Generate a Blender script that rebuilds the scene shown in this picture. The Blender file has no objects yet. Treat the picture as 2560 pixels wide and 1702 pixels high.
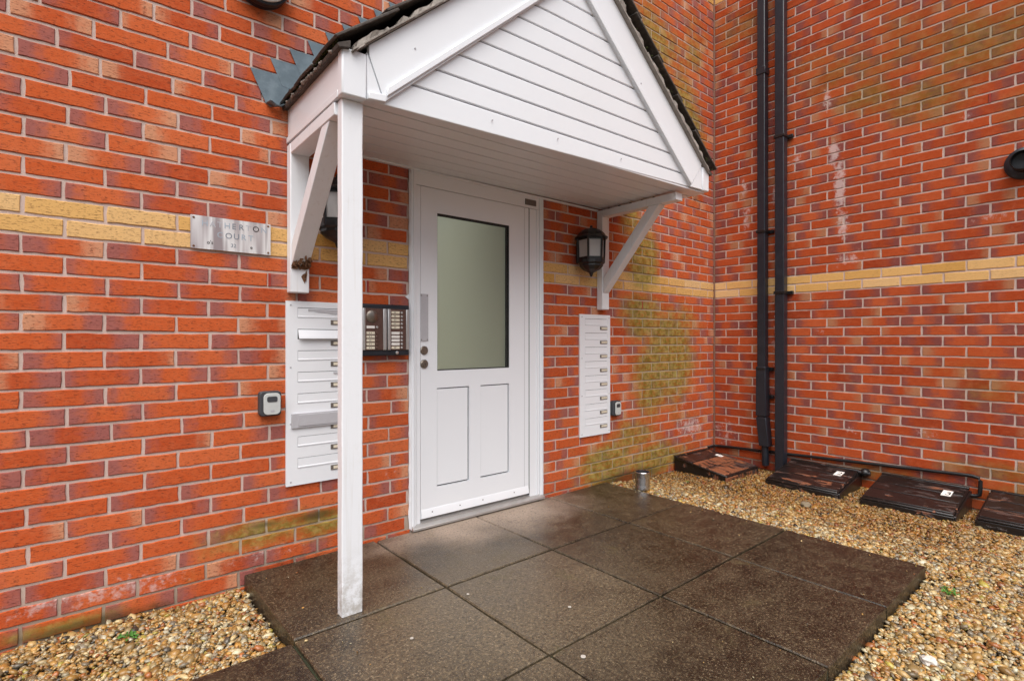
import bpy, bmesh, math, random
import numpy as np
from mathutils import Vector, Matrix

random.seed(7); np.random.seed(7)
rnd = random.uniform
sc = bpy.context.scene
COL = sc.collection

# ------------------------------------------------------------------ camera
CAM = np.array([0.1625, -2.4459, 1.0368]); YAW = math.radians(39.184); FPX = 1320.88
cd = bpy.data.cameras.new('camera'); cam = bpy.data.objects.new('camera', cd); COL.objects.link(cam)
cam.location = CAM; cam.rotation_euler = (math.radians(90), 0, -YAW)
cd.sensor_width = 36; cd.lens = FPX / 2560 * 36; cd.clip_start = .05; cd.clip_end = 500
sc.camera = cam
def px(p):
    d = np.asarray(p, float) - CAM; c, s = math.cos(YAW), math.sin(YAW)
    dd = d[..., 0]*s + d[..., 1]*c
    return np.stack([1280 + FPX*(d[..., 0]*c - d[..., 1]*s)/dd, 851 - FPX*d[..., 2]/dd, dd], -1)

# ------------------------------------------------------------------ sky, sun, exposure
w = bpy.data.worlds.new('World'); sc.world = w; w.use_nodes = True
wn = w.node_tree; bg = wn.nodes['Background']
sky = wn.nodes.new('ShaderNodeTexSky'); sky.sky_type = 'NISHITA'; sky.sun_disc = False
SUN_EL, SUN_AZ = math.radians(62), math.radians(218)      # azimuth clockwise from +Y
sky.sun_elevation = SUN_EL; sky.sun_rotation = SUN_AZ
sky.air_density = 1.0; sky.dust_density = 6.0; sky.ozone_density = 1.0
hs = wn.nodes.new('ShaderNodeHueSaturation'); hs.inputs['Saturation'].default_value = .72   # overcast grey
wn.links.new(sky.outputs[0], hs.inputs['Color']); wn.links.new(hs.outputs[0], bg.inputs['Color'])
bg.inputs['Strength'].default_value = .055
sd = bpy.data.lights.new('sun', 'SUN'); sd.energy = 1.5; sd.angle = math.radians(75); sd.color = (1, .985, .965)
sun = bpy.data.objects.new('sun', sd); COL.objects.link(sun)
dirv = Vector((math.sin(SUN_AZ)*math.cos(SUN_EL), math.cos(SUN_AZ)*math.cos(SUN_EL), math.sin(SUN_EL)))
sun.rotation_euler = dirv.to_track_quat('Z', 'Y').to_euler(); sun.location = (0, -6, 8)
sc.view_settings.view_transform = 'Standard'; sc.view_settings.look = 'None'
sc.view_settings.exposure = 1.27; sc.view_settings.gamma = 1
sc.render.engine = 'CYCLES'; sc.cycles.max_bounces = 6; sc.cycles.diffuse_bounces = 3; sc.cycles.adaptive_threshold = .02; sc.cycles.use_denoising = True

# ------------------------------------------------------------------ material helper
class G:
    def __init__(s, name):
        s.m = bpy.data.materials.new(name); s.m.use_nodes = True; s.t = s.m.node_tree
        s.b = s.t.nodes['Principled BSDF']
    def n(s, ty): return s.t.nodes.new(ty)
    def put(s, sock, v):
        if isinstance(v, bpy.types.NodeSocket): s.t.links.new(v, sock)
        elif v is not None:
            if isinstance(v, (tuple, list)) and len(v) == 3 and sock.type == 'RGBA': v = (*v, 1)
            sock.default_value = v
    def math(s, op, a, b=None, c=None, clamp=False):
        n = s.n('ShaderNodeMath'); n.operation = op; n.use_clamp = clamp
        for i, v in enumerate((a, b, c)):
            if v is not None: s.put(n.inputs[i], v)
        return n.outputs[0]
    def mix(s, f, a, b, mode='MIX'):
        n = s.n('ShaderNodeMix'); n.data_type = 'RGBA'; n.blend_type = mode
        s.put(n.inputs[0], f); s.put(n.inputs[6], a); s.put(n.inputs[7], b); return n.outputs[2]
    def pos(s): return s.n('ShaderNodeNewGeometry').outputs['Position']
    def obj(s): return s.n('ShaderNodeTexCoord').outputs['Object']
    def xyz(s, v):
        n = s.n('ShaderNodeSeparateXYZ'); s.put(n.inputs[0], v); return n.outputs
    def scale(s, v, k):
        n = s.n('ShaderNodeMapping'); s.put(n.inputs[0], v); n.inputs[3].default_value = k; return n.outputs[0]
    def noise(s, v, sc_, det=4, ro=.55, dis=0):
        n = s.n('ShaderNodeTexNoise'); s.put(n.inputs['Vector'], v); n.inputs['Scale'].default_value = sc_
        n.inputs['Detail'].default_value = det; n.inputs['Roughness'].default_value = ro
        n.inputs['Distortion'].default_value = dis; return n.outputs[0]
    def voro(s, v, sc_, out='Distance', feat='F1'):
        n = s.n('ShaderNodeTexVoronoi'); s.put(n.inputs['Vector'], v); n.inputs['Scale'].default_value = sc_
        n.feature = feat; return n.outputs[out]
    def ss(s, v, a, b, lo=0., hi=1.):
        n = s.n('ShaderNodeMapRange'); n.interpolation_type = 'SMOOTHSTEP'
        s.put(n.inputs[0], v); n.inputs[1].default_value = a; n.inputs[2].default_value = b
        n.inputs[3].default_value = lo; n.inputs[4].default_value = hi; return n.outputs[0]
    def ramp(s, f, stops):
        n = s.n('ShaderNodeValToRGB'); s.put(n.inputs[0], f); e = n.color_ramp.elements
        while len(e) < len(stops): e.new(.5)
        for q, (p, c) in zip(e, stops): q.position = p; q.color = (*c, 1)
        return n.outputs[0]
    def attr(s, name, out='Fac'):
        n = s.n('ShaderNodeAttribute'); n.attribute_name = name; return n.outputs[out]
    def blob(s, u, z, u0, z0, su, sz):
        a = s.math('MULTIPLY', s.math('SUBTRACT', u, u0), 1/su); b = s.math('MULTIPLY', s.math('SUBTRACT', z, z0), 1/sz)
        r = s.math('ADD', s.math('MULTIPLY', a, a), s.math('MULTIPLY', b, b))
        return s.math('POWER', 2.718, s.math('MULTIPLY', r, -1.))
    def out(s, col=None, rough=None, height=None, bs=.5, bd=.01, **kw):
        if col is not None: s.put(s.b.inputs['Base Color'], col)
        if rough is not None: s.put(s.b.inputs['Roughness'], rough)
        if height is not None:
            n = s.n('ShaderNodeBump'); n.inputs['Strength'].default_value = bs; n.inputs['Distance'].default_value = bd
            s.put(n.inputs['Height'], height); s.t.links.new(n.outputs[0], s.b.inputs['Normal'])
        for k, v in kw.items(): s.put(s.b.inputs[k.replace('_', ' ')], v)
        return s.m

def wall_stains(g, u, z, p, algae, white, dark):
    """returns masks: algae, efflorescence, dark grime; every one broken up by noise"""
    n1 = g.noise(p, 3.2, 4, .6); n2 = g.noise(p, 22, 5, .65); n3 = g.noise(p, 60, 3, .6)
    def total(lst):
        t = None
        for (u0, z0, su, sz, k) in lst:
            b = g.math('MULTIPLY', g.blob(u, z, u0, z0, su, sz), k)
            t = b if t is None else g.math('MAXIMUM', t, b)
        return t
    a = total(algae); a = g.math('ADD', a, g.math('MULTIPLY', g.math('SUBTRACT', n1, .5), 1.3))
    a = g.math('ADD', a, g.math('MULTIPLY', g.math('SUBTRACT', n2, .5), .5)); a = g.ss(a, .12, .95)
    e = total(white); e = g.math('ADD', e, g.math('MULTIPLY', g.math('SUBTRACT', n2, .5), 1.5))
    e = g.math('ADD', e, g.math('MULTIPLY', g.math('SUBTRACT', n3, .5), .8)); e = g.ss(e, .38, .85)
    d = total(dark); d = g.math('ADD', d, g.math('MULTIPLY', g.math('SUBTRACT', n2, .5), .9)); d = g.ss(d, .35, 1.0)
    return a, e, d, n1, n2

ST_MAIN = dict(
    algae=[(3.75,.92,.34,.36,1.35),(3.40,1.22,.24,.20,1.25),(3.55,.75,.25,.3,1.2),(3.95,1.25,.2,.15,.7),(3.02,.17,.25,.15,1.6),(3.52,.13,.4,.12,1.3),(3.3,.32,.3,.15,.9),(3.42,1.62,.20,.26,1.3),
           (3.28,1.95,.14,.2,1.0),(3.93,2.85,.28,.45,.95),(4.12,3.5,.22,.3,.7),(4.08,2.65,.2,.4,1.1),(3.55,3.35,.4,.4,.8),
           (.80,.215,.24,.07,.85),(1.04,.20,.16,.07,.8),(.08,.03,.22,.03,.9),(3.9,.42,.3,.1,.45)],
    white=[(4.05,.33,.25,.10,.75),(.3,.11,.28,.05,.62),(.05,.12,.2,.05,.5),(.78,.12,.2,.04,.5),(1.37,.35,.12,.35,.30),(3.95,.5,.15,.1,.4)],
    dark=[(1.0,.235,.14,.03,.95),(.78,.24,.10,.02,.75),(.2,.01,.35,.035,1.0),(.9,.06,.35,.03,.6),(3.25,.04,.5,.07,1.1),(3.0,.2,.12,.05,.6),(3.42,1.5,.06,.1,.5)])
ST_SIDE = dict(
    algae=[(.88,3.07,.3,.3,.55),(1.29,3.0,.45,.3,.6),(1.5,2.62,.3,.18,.95),(1.75,2.85,.35,.28,.9),(1.95,2.4,.2,.15,.5),(1.16,2.72,.25,.16,.9),
           (1.63,.86,.3,.1,.42),(1.9,.74,.25,.12,.5),(1.74,.25,.3,.08,.7),(1.25,.12,.4,.06,.6),(.22,3.6,.3,.3,.6),(1.95,.10,.2,.1,.9)],
    white=[(.90,2.80,.035,.13,.72),(.94,2.40,.04,.12,.95),(.98,2.15,.045,.22,.95),(1.0,1.87,.05,.16,.8),(1.05,1.62,.12,.07,.6),(.27,2.31,.03,.10,.7),
           (.29,2.05,.04,.14,.75),(.67,2.42,.08,.06,.62),(.52,2.2,.03,.1,.8),(1.82,1.78,.15,.05,.45),(1.7,2.42,.05,.08,.45),(.85,1.11,.05,.05,.55),
           (1.05,.40,.05,.04,.55),(1.48,.43,.06,.04,.55),(.1,.25,.16,.14,.5),(.52,.9,.03,.5,.55)],
    dark=[(1.0,.06,1.2,.05,.7)])

def brick_material(name, side, st):
    g = G(name); p = g.pos(); x, y, z = g.xyz(p)
    u = g.math('MULTIPLY', y, -1.) if side else x
    v = g.obj()
    a, e, d, n1, n2 = wall_stains(g, u, z, p, **st)
    at = g.n('ShaderNodeAttribute'); at.attribute_name = 'rnd'
    sp = g.n('ShaderNodeSeparateColor'); g.t.links.new(at.outputs['Color'], sp.inputs[0])
    L, Rr, tone = sp.outputs[0], sp.outputs[1], sp.outputs[2]; buff = at.outputs['Alpha']
    dl, dr = g.attr('dl'), g.attr('dr')
    pk = 'y' if side else 'x'
    vs = g.scale(p, (60, 50, 190) if side else (50, 60, 190))
    grain = g.noise(vs, 1.0, 3, .62)
    mott = g.noise(g.scale(p, (40, 28, 60) if side else (28, 40, 60)), 1.0, 4, .65)
    vert = g.noise(g.scale(p, (30, 30, 2.5)), 1.0, 2, .5)
    wob = g.math('ADD', g.math('MULTIPLY', g.math('SUBTRACT', vert, .5), .07), g.math('ADD', g.math('MULTIPLY', g.math('SUBTRACT', mott, .5), .08), g.math('MULTIPLY', g.math('SUBTRACT', g.math('FRACT', g.math('MULTIPLY', tone, 7.3)), .5), .055)))
    ml = g.ss(g.math('ADD', dl, wob), .002, .078, 1, 0); mr = g.ss(g.math('ADD', dr, wob), .002, .078, 1, 0)
    if side: red = g.ramp(tone, [(0, (.30,.044,.014)), (.5, (.42,.068,.018)), (1, (.48,.098,.032))]);  # side bricks are a darker copy, the wall's shading put into the colour
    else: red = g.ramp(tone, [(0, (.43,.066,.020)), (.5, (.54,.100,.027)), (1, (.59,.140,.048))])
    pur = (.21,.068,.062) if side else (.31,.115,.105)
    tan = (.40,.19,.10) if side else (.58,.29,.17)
    def zone(m, t, base):
        c = g.mix(g.ss(t, .74, .76), pur, tan)
        return g.mix(g.math('MULTIPLY', g.math('MULTIPLY', m, g.ss(t, .2, .3)), .88), base, c)
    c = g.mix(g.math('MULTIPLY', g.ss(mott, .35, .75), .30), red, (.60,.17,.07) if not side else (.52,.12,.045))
    c = zone(ml, L, c); c = zone(mr, Rr, c)
    c = g.mix(g.math('MULTIPLY', g.ss(n2, .45, .8), .22), c, (.62,.20,.10))
    bf = g.ramp(tone, [(0, (.60,.33,.09)), (.5, (.72,.44,.17)), (1, (.74,.50,.26))])
    bf = g.mix(g.math('MULTIPLY', vert, .35), bf, (.70,.38,.12))
    c = g.mix(buff, c, bf)
    # drag marks: dark dashes
    pit = g.ss(grain, .56, .66); pit2 = g.ss(g.noise(g.scale(p, (150, 90, 330) if side else (90, 150, 330)), 1, 2, .5), .58, .68)
    dk = g.math('MULTIPLY', g.math('MAXIMUM', g.math('MULTIPLY', pit, .8), g.math('MULTIPLY', pit2, .7)), .26 if side else .72)
    c = g.mix(dk, c, (.10,.03,.02))
    am = g.math('MULTIPLY', a, g.ss(mott, .30, .62, .55, 1.0))
    c = g.mix(g.math('MULTIPLY', am, .70 if side else .92), c, g.mix(g.ss(n2, .35, .65), (.17,.12,.018) if side else (.15,.13,.016), (.26,.17,.05) if side else (.36,.30,.085)))
    c = g.mix(g.math('MULTIPLY', e, .72), c, (.62,.50,.48))
    c = g.mix(g.math('MULTIPLY', d, .7), c, (.045,.035,.012))
    h = g.math('SUBTRACT', g.math('MULTIPLY', grain, .6), g.math('MULTIPLY', pit, .5))
    return g.out(c, .85, h, .55, .004, Specular_IOR_Level=.08)

def mortar_material(name, side, st):
    g = G(name); p = g.pos(); x, y, z = g.xyz(p)
    u = g.math('MULTIPLY', y, -1.) if side else x
    a, e, d, n1, n2 = wall_stains(g, u, z, p, **st)
    c = g.mix(g.noise(p, 90, 4, .7), (.51,.38,.33), (.66,.53,.47))
    c = g.mix(g.ss(g.noise(p, 260, 2, .6), .6, .72), c, (.42,.32,.27))
    c = g.mix(g.math('MULTIPLY', a, .50), c, (.30,.26,.10))
    low = g.ss(z, .02, .26, 1, 0)
    c = g.mix(g.math('MULTIPLY', low, .55), c, (.17,.13,.065))
    c = g.mix(g.math('MULTIPLY', d, .8), c, (.06,.05,.02))
    return g.out(c, .9, g.noise(p, 220, 4, .7), .5, .003, Specular_IOR_Level=.08)

def simple(name, col, rough=.5, var=.06, sc_=30, bump=0., metal=0., spec=.5, dirt=None, dirt_amt=0., bd=.002):
    g = G(name); p = g.pos(); n = g.noise(p, sc_, 5, .6)
    c = g.mix(n, tuple(k*(1-var*2) for k in col), tuple(min(1, k*(1+var*2)) for k in col))
    if dirt: c = g.mix(g.math('MULTIPLY', g.ss(g.noise(p, sc_*.5, 6, .7), .5, .78), dirt_amt), c, dirt)
    r = g.math('ADD', rough-.06, g.math('MULTIPLY', n, .12))
    return g.out(c, r, n if bump else None, bump, bd, Metallic=metal, Specular_IOR_Level=spec)

M = {}
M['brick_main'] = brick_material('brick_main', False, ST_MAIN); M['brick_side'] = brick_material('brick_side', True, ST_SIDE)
M['mortar_main'] = mortar_material('mortar_main', False, ST_MAIN); M['mortar_side'] = mortar_material('mortar_side', True, ST_SIDE)
M['mastic'] = simple('mastic', (.20,.10,.065), .7, .15, 20, .4)
M['upvc'] = simple('white_plastic', (.82,.85,.89), .30, .008, 5, dirt=(.66,.66,.64), dirt_amt=.05)
M['upvc_groove'] = simple('cladding_plastic', (.82,.85,.89), .32, .012, 6, dirt=(.58,.58,.52), dirt_amt=.08)
def paint_mat():
    g = G('white_painted_timber'); p = g.pos(); x, y, z = g.xyz(p)
    c = g.mix(g.ss(g.noise(p, 14, 6, .7), .55, .8, 0, .35), (.82,.845,.88), (.66,.65,.62))
    sp_ = g.math('MULTIPLY', g.ss(z, .05, .34, 1, 0), g.ss(g.noise(p, 34, 6, .7), .36, .66))
    c = g.mix(g.math('MULTIPLY', sp_, .7), c, (.34,.30,.24))
    run = g.math('MULTIPLY', g.ss(g.noise(g.scale(p, (55, 55, 2.2)), 1, 4, .6), .56, .72), .22)
    c = g.mix(run, c, (.55,.52,.46))
    return g.out(c, .42, g.noise(g.scale(p, (60, 60, 5)), 1, 4, .6), .22, .003)
M['paint'] = paint_mat()
M['rot'] = simple('rotten_timber', (.16,.075,.035), .9, .5, 70, 1.0, bd=.006, dirt=(.03,.02,.012), dirt_amt=.8)
M['tile'] = simple('concrete_tile', (.065,.054,.046), .80, .4, 45, .8, dirt=(.19,.16,.125), dirt_amt=.7, bd=.004)
M['verge'] = simple('verge_mortar', (.30,.27,.24), .9, .3, 25, .9, dirt=(.07,.06,.055), dirt_amt=.85, bd=.008)
M['lead'] = simple('lead', (.13,.175,.205), .45, .2, 14, .25, metal=.25, dirt=(.24,.29,.32), dirt_amt=.6)
M['moss'] = simple('moss', (.045,.055,.012), .95, .4, 120, 1.0)
M['moss_green'] = simple('leaf_green', (.06,.20,.02), .6, .3, 60)
M['black'] = simple('black_plastic', (.016,.019,.027), .33, .15, 15, .06, dirt=(.035,.036,.042), dirt_amt=.3)
M['black_metal'] = simple('black_painted_metal', (.010,.010,.011), .35, .2, 30, .15)
M['dark'] = simple('dark_gap', (.012,.011,.011), .8, .1)
M['steel'] = simple('brushed_steel', (.52,.50,.52), .38, .08, 60, metal=.85)
M['alu'] = simple('aluminium', (.62,.62,.62), .36, .06, 40, metal=.8)
M['bronze'] = simple('bronze_anodised', (.15,.085,.07), .35, .15, 50, metal=.5)
M['lock'] = simple('lock_metal', (.26,.225,.19), .34, .1, 60, metal=.85)
M['label'] = simple('paper_label', (.74,.68,.54), .6, .05, 60)
M['label_w'] = simple('white_label', (.82,.80,.76), .55, .04, 60)
M['label_rim'] = simple('label_rim', (.14,.12,.105), .5, .1)
M['safe_front'] = simple('safe_front', (.55,.58,.57), .42, .05, 40)
M['safe_body'] = simple('safe_body', (.045,.048,.055), .55, .15, 60, .2)
M['grey_plate'] = simple('grey_plate', (.47,.47,.50), .45, .04, 40)
M['weep'] = simple('red_weep_vent', (.40,.045,.025), .5, .1, 50)
M['tin'] = simple('tin_can', (.62,.62,.64), .22, .08, 40, metal=1.0)
M['ink'] = simple('black_ink', (.02,.018,.018), .5, .05)
M['ink_mid'] = simple('worn_grey_ink', (.17,.20,.24), .5, .1)
M['ink_pale'] = simple('worn_blue_ink', (.36,.43,.50), .45, .08)
M['ink_faint'] = simple('almost_gone_ink', (.46,.47,.51), .42, .05)
M['gum'] = simple('gum', (.40,.37,.33), .7, .1, 80)
M['lampglass'] = G('lantern_glass').out((.90,.89,.88), .35, Transmission_Weight=.62, IOR=1.30)
M['bulb'] = simple('bulb', (.82,.80,.77), .3, .03)
M['steelthr'] = simple('threshold_aluminium', (.50,.49,.48), .40, .1, 30, metal=.6, dirt=(.20,.18,.15), dirt_amt=.5)
def glass_mat():
    g = G('frosted_glass'); p = g.pos(); x, y, z = g.xyz(p)
    n = g.noise(p, 260, 2, .5)
    return g.out((.80,.84,.70), .38, n, .05, .001, Transmission_Weight=.90, IOR=1.45, Specular_IOR_Level=.45)
M['glass'] = glass_mat()
M['gasket_and_shade'] = simple('glazing_gasket', (.018,.02,.02), .6, .1)  # also used for the painted shade in the lower panel gaps
M['hall'] = simple('hall_wall', (.70,.70,.61), .8, .05)
def slab_mat():
    g = G('wet_concrete'); p = g.pos(); x, y, z = g.xyz(p)
    n1 = g.noise(p, 2.6, 5, .6); n2 = g.noise(p, 95, 4, .75); n3 = g.noise(p, 190, 2, .6); n4 = g.noise(p, 11, 6, .7)
    # dry under the canopy near the door; wet elsewhere
    dry = g.math('ADD', g.blob(x, y, 1.95, -.02, .80, .42), g.math('MULTIPLY', g.math('SUBTRACT', n1, .5), .9))
    dry = g.ss(dry, .30, .95)
    semi = g.math('ADD', g.blob(x, y, 1.45, -.85, .75, .75), g.math('MULTIPLY', g.math('SUBTRACT', n1, .5), 1.0)); semi = g.ss(semi, .25, .95)
    wet = g.mix(g.ss(n4, .3, .7), (.011,.0075,.0045), (.052,.036,.021))
    c = g.mix(g.math('MULTIPLY', semi, .85), wet, (.096,.074,.047))
    c = g.mix(g.math('MULTIPLY', dry, .85), c, (.40,.315,.25))
    c = g.mix(g.math('MULTIPLY', g.ss(n2, .50, .68), .62), c, g.mix(.45, c, (.36,.27,.15)))
    c = g.mix(g.math('MULTIPLY', g.ss(n3, .62, .72), .50), c, (.34,.27,.19))
    c = g.mix(g.math('MULTIPLY', g.ss(n2, .48, .34), .65), c, (.012,.008,.005))
    al = g.ss(g.noise(p, 5.5, 5, .7), .56, .75)
    c = g.mix(g.math('MULTIPLY', al, .30), c, (.075,.066,.016))
    oi = g.n('ShaderNodeObjectInfo').outputs['Random']; sh = g.math('ADD', .82, g.math('MULTIPLY', oi, .34))
    hv = g.n('ShaderNodeHueSaturation'); g.put(hv.inputs['Value'], sh); g.put(hv.inputs['Color'], c); c = hv.outputs[0]
    r = g.math('ADD', g.math('MULTIPLY', dry, .35), g.math('ADD', .16, g.math('MULTIPLY', n4, .40)))
    return g.out(c, r, g.math('ADD', g.math('MULTIPLY', n2, .6), n3), .42, .003, Specular_IOR_Level=.5)
M['slab'] = slab_mat()
M['slab_bed'] = simple('mossy_joint', (.022,.026,.010), .95, .4, 60, .8)
def gravel_mat():
    g = G('pebbles'); c = g.attr('col', 'Color'); p = g.pos()
    n = g.noise(p, 160, 3, .6)
    c = g.mix(g.math('MULTIPLY', g.ss(n, .45, .7), .35), c, g.mix(.5, c, (.20,.13,.07)))
    return g.out(c, .26, n, .15, .002, Specular_IOR_Level=.55)
M['gravel'] = gravel_mat()
def ground_mat():
    g = G('gravel_bed'); p = g.pos(); v = g.voro(p, 75, 'Color')
    sp = g.xyz(v); n = g.noise(p, 40, 4, .6)
    c = g.ramp(sp[0], [(0, (.10,.06,.03)), (.5, (.22,.13,.06)), (1, (.34,.25,.16))])
    d = g.voro(p, 75)
    c = g.mix(g.ss(d, .3, .6), c, (.03,.02,.012))
    return g.out(c, .6, d, .6, .01)
M['ground'] = ground_mat()
def meter_mat(name, amt, st=(1, 1, 1), or_=.5):
    g = G(name); p = g.pos(); q = g.scale(p, st); n = g.noise(q, 15, 5, .6, .6)
    m = g.ss(n, .52+amt, .55+amt)
    fine = g.noise(p, 70, 4, .6)
    peel = g.mix(fine, (.15,.05,.022), (.27,.095,.04))
    peel = g.mix(g.ss(g.noise(q, 7, 3, .5), or_-.06, or_+.06), peel, (.050,.030,.026))
    c = g.mix(m, g.mix(fine, (.005,.0045,.0045), (.015,.011,.010)), peel)
    r = g.math('ADD', g.math('MULTIPLY', m, .25), .30)
    return g.out(c, r, g.math('ADD', g.math('MULTIPLY', m, -1.), g.math('MULTIPLY', fine, .3)), .6, .004, Specular_IOR_Level=.6)
M['meter1'] = meter_mat('peeling_lid_brown', -.09, (1.6, .8, 1), .62); M['meter1b'] = meter_mat('peeling_box_black', .10)
M['meter2'] = meter_mat('peeling_lid_black', .035, (1.5, .45, 1), .47); M['meter3'] = meter_mat('peeling_lid_dark', .05, (1.5, .45, 1), .40)

# ------------------------------------------------------------------ object helpers
BASE = {}
def tag(o, label=None, cat=None, group=None, kind=None):
    if label: o['label'] = label
    if cat: o['category'] = cat
    if group: o['group'] = group
    if kind: o['kind'] = kind
    return o
def thing(name, loc, label=None, cat=None, group=None, kind=None, rotz=0):
    o = bpy.data.objects.new(name, None); COL.objects.link(o); o.location = loc; o.rotation_euler.z = rotz
    o.empty_display_size = .1; BASE[o.name] = np.array(loc, float)
    return tag(o, label, cat, group, kind)
class MB:
    def __init__(s): s.v = []; s.f = []
    def add(s, vs, fs):
        k = len(s.v); s.v += [tuple(map(float, q)) for q in vs]; s.f += [tuple(i+k for i in f) for f in fs]; return s
    def box(s, x0, x1, y0, y1, z0, z1):
        return s.hexa([(x0,y0,z0),(x1,y0,z0),(x1,y1,z0),(x0,y1,z0),(x0,y0,z1),(x1,y0,z1),(x1,y1,z1),(x0,y1,z1)])
    def hexa(s, p): return s.add(p, [(0,3,2,1),(4,5,6,7),(0,1,5,4),(1,2,6,5),(2,3,7,6),(3,0,4,7)])
    def prism(s, poly, d):                      # poly: list of 3d points, extruded by vector d
        n = len(poly); d = np.array(d); a = [np.array(q, float) for q in poly]; b = [q+d for q in a]
        return s.add(a+b, [tuple(range(n))[::-1], tuple(range(n, 2*n))]+[(i, (i+1) % n, n+(i+1) % n, n+i) for i in range(n)])
    def lathe(s, c, prof, ax='z', n=24, a0=0, a1=2*math.pi):
        c = np.array(c, float); full = abs(a1-a0-2*math.pi) < 1e-6; m = n if full else n+1
        vs = []
        for r, h in prof:
            for i in range(m):
                t = a0+(a1-a0)*i/n; q = (r*math.cos(t), r*math.sin(t), h)
                if ax == 'y': q = (q[0], -h, q[1])          # h grows towards -y (out of the main wall)
                if ax == 'x': q = (-h, q[0], q[1])          # h grows towards -x (out of the side wall)
                vs.append(c+np.array(q))
        fs = []
        for j in range(len(prof)-1):
            for i in range(n):
                k = (i+1) % m; fs.append((j*m+i, j*m+k, (j+1)*m+k, (j+1)*m+i))
        return s.add(vs, fs)
    def tube(s, pts, r, n=10, caps=True):
        pts = [np.array(q, float) for q in pts]; rings = []
        for i, q in enumerate(pts):
            t = (pts[min(i+1, len(pts)-1)]-pts[max(i-1, 0)]); t = t/np.linalg.norm(t)
            up = np.array([0, 0, 1.]) if abs(t[2]) < .9 else np.array([0, 1., 0])
            a = np.cross(t, up); a /= np.linalg.norm(a); b = np.cross(t, a)
            rr = r[i] if isinstance(r, (list, tuple)) else r
            rings.append([q+rr*(a*math.cos(2*math.pi*k/n)+b*math.sin(2*math.pi*k/n)) for k in range(n)])
        vs = [p for ring in rings for p in ring]; fs = []
        for j in range(len(rings)-1):
            for i in range(n): fs.append((j*n+i, j*n+(i+1) % n, (j+1)*n+(i+1) % n, (j+1)*n+i))
        if caps: fs += [tuple(range(n))[::-1], tuple(range((len(rings)-1)*n, len(rings)*n))]
        return s.add(vs, fs)
    def build(s, name, mat, parent=None, bevel=0., smooth=False, base=None, segs=2):
        b = BASE[parent.name] if parent else np.array(base if base is not None else (0, 0, 0), float)
        me = bpy.data.meshes.new(name); me.from_pydata([tuple(np.array(v)-b) for v in s.v], [], s.f); me.update()
        bm = bmesh.new(); bm.from_mesh(me); bmesh.ops.recalc_face_normals(bm, faces=bm.faces); bm.to_mesh(me); bm.free()
        me.materials.append(mat)
        o = bpy.data.objects.new(name, me); COL.objects.link(o)
        if parent: o.parent = parent; BASE[o.name] = b
        else: o.location = b; BASE[o.name] = b
        if smooth:
            for p in me.polygons: p.use_smooth = True
        if bevel:
            md = o.modifiers.new('bevel', 'BEVEL'); md.width = bevel; md.segments = segs; md.limit_method = 'ANGLE'; md.angle_limit = .6
            for p in me.polygons: p.use_smooth = True
            md.harden_normals = False
            try: me.set_sharp_from_angle(angle=.7)
            except Exception: pass
        elif smooth:
            try: me.set_sharp_from_angle(angle=.7)
            except Exception: pass
        return o
def box(name, mat, parent, x0, x1, y0, y1, z0, z1, bevel=0.):
    return MB().box(min(x0,x1), max(x0,x1), min(y0,y1), max(y0,y1), min(z0,z1), max(z0,z1)).build(name, mat, parent, bevel)
def text(name, s, mat, parent, loc, size, frame, depth=.0006):
    """frame: (right, up) world unit vectors; letters as thin solid mesh"""
    cu = bpy.data.curves.new(name, 'FONT'); cu.body = s; cu.size = size; cu.extrude = depth; cu.resolution_u = 3
    o = bpy.data.objects.new(name, cu); COL.objects.link(o); dg = bpy.context.evaluated_depsgraph_get()
    me = bpy.data.meshes.new_from_object(o.evaluated_get(dg)); bpy.data.objects.remove(o); bpy.data.curves.remove(cu)
    r, u = Vector(frame[0]), Vector(frame[1]); n = r.cross(u)
    mt = Matrix((r, u, n)).transposed().to_4x4(); mt.translation = Vector(loc)-Vector(BASE[parent.name])
    me.transform(mt); me.materials.clear(); me.materials.append(mat); me.name = name
    o = bpy.data.objects.new(name, me); COL.objects.link(o); o.parent = parent; BASE[o.name] = BASE[parent.name]
    return o

# ------------------------------------------------------------------ the ground
XC = 4.4188; C = .0666906; H = .1125
def zl(line): return (line+21)*C
DX0, DX1, DZ1 = 1.474, 2.396, 1.933          # door opening
gm = MB(); gm.add([(-40,-80,-.03),(60,-80,-.03),(60,3,-.03),(-40,3,-.03)], [(0,1,2,3)])
tag(gm.build('ground', M['ground']), kind='structure')

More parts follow.
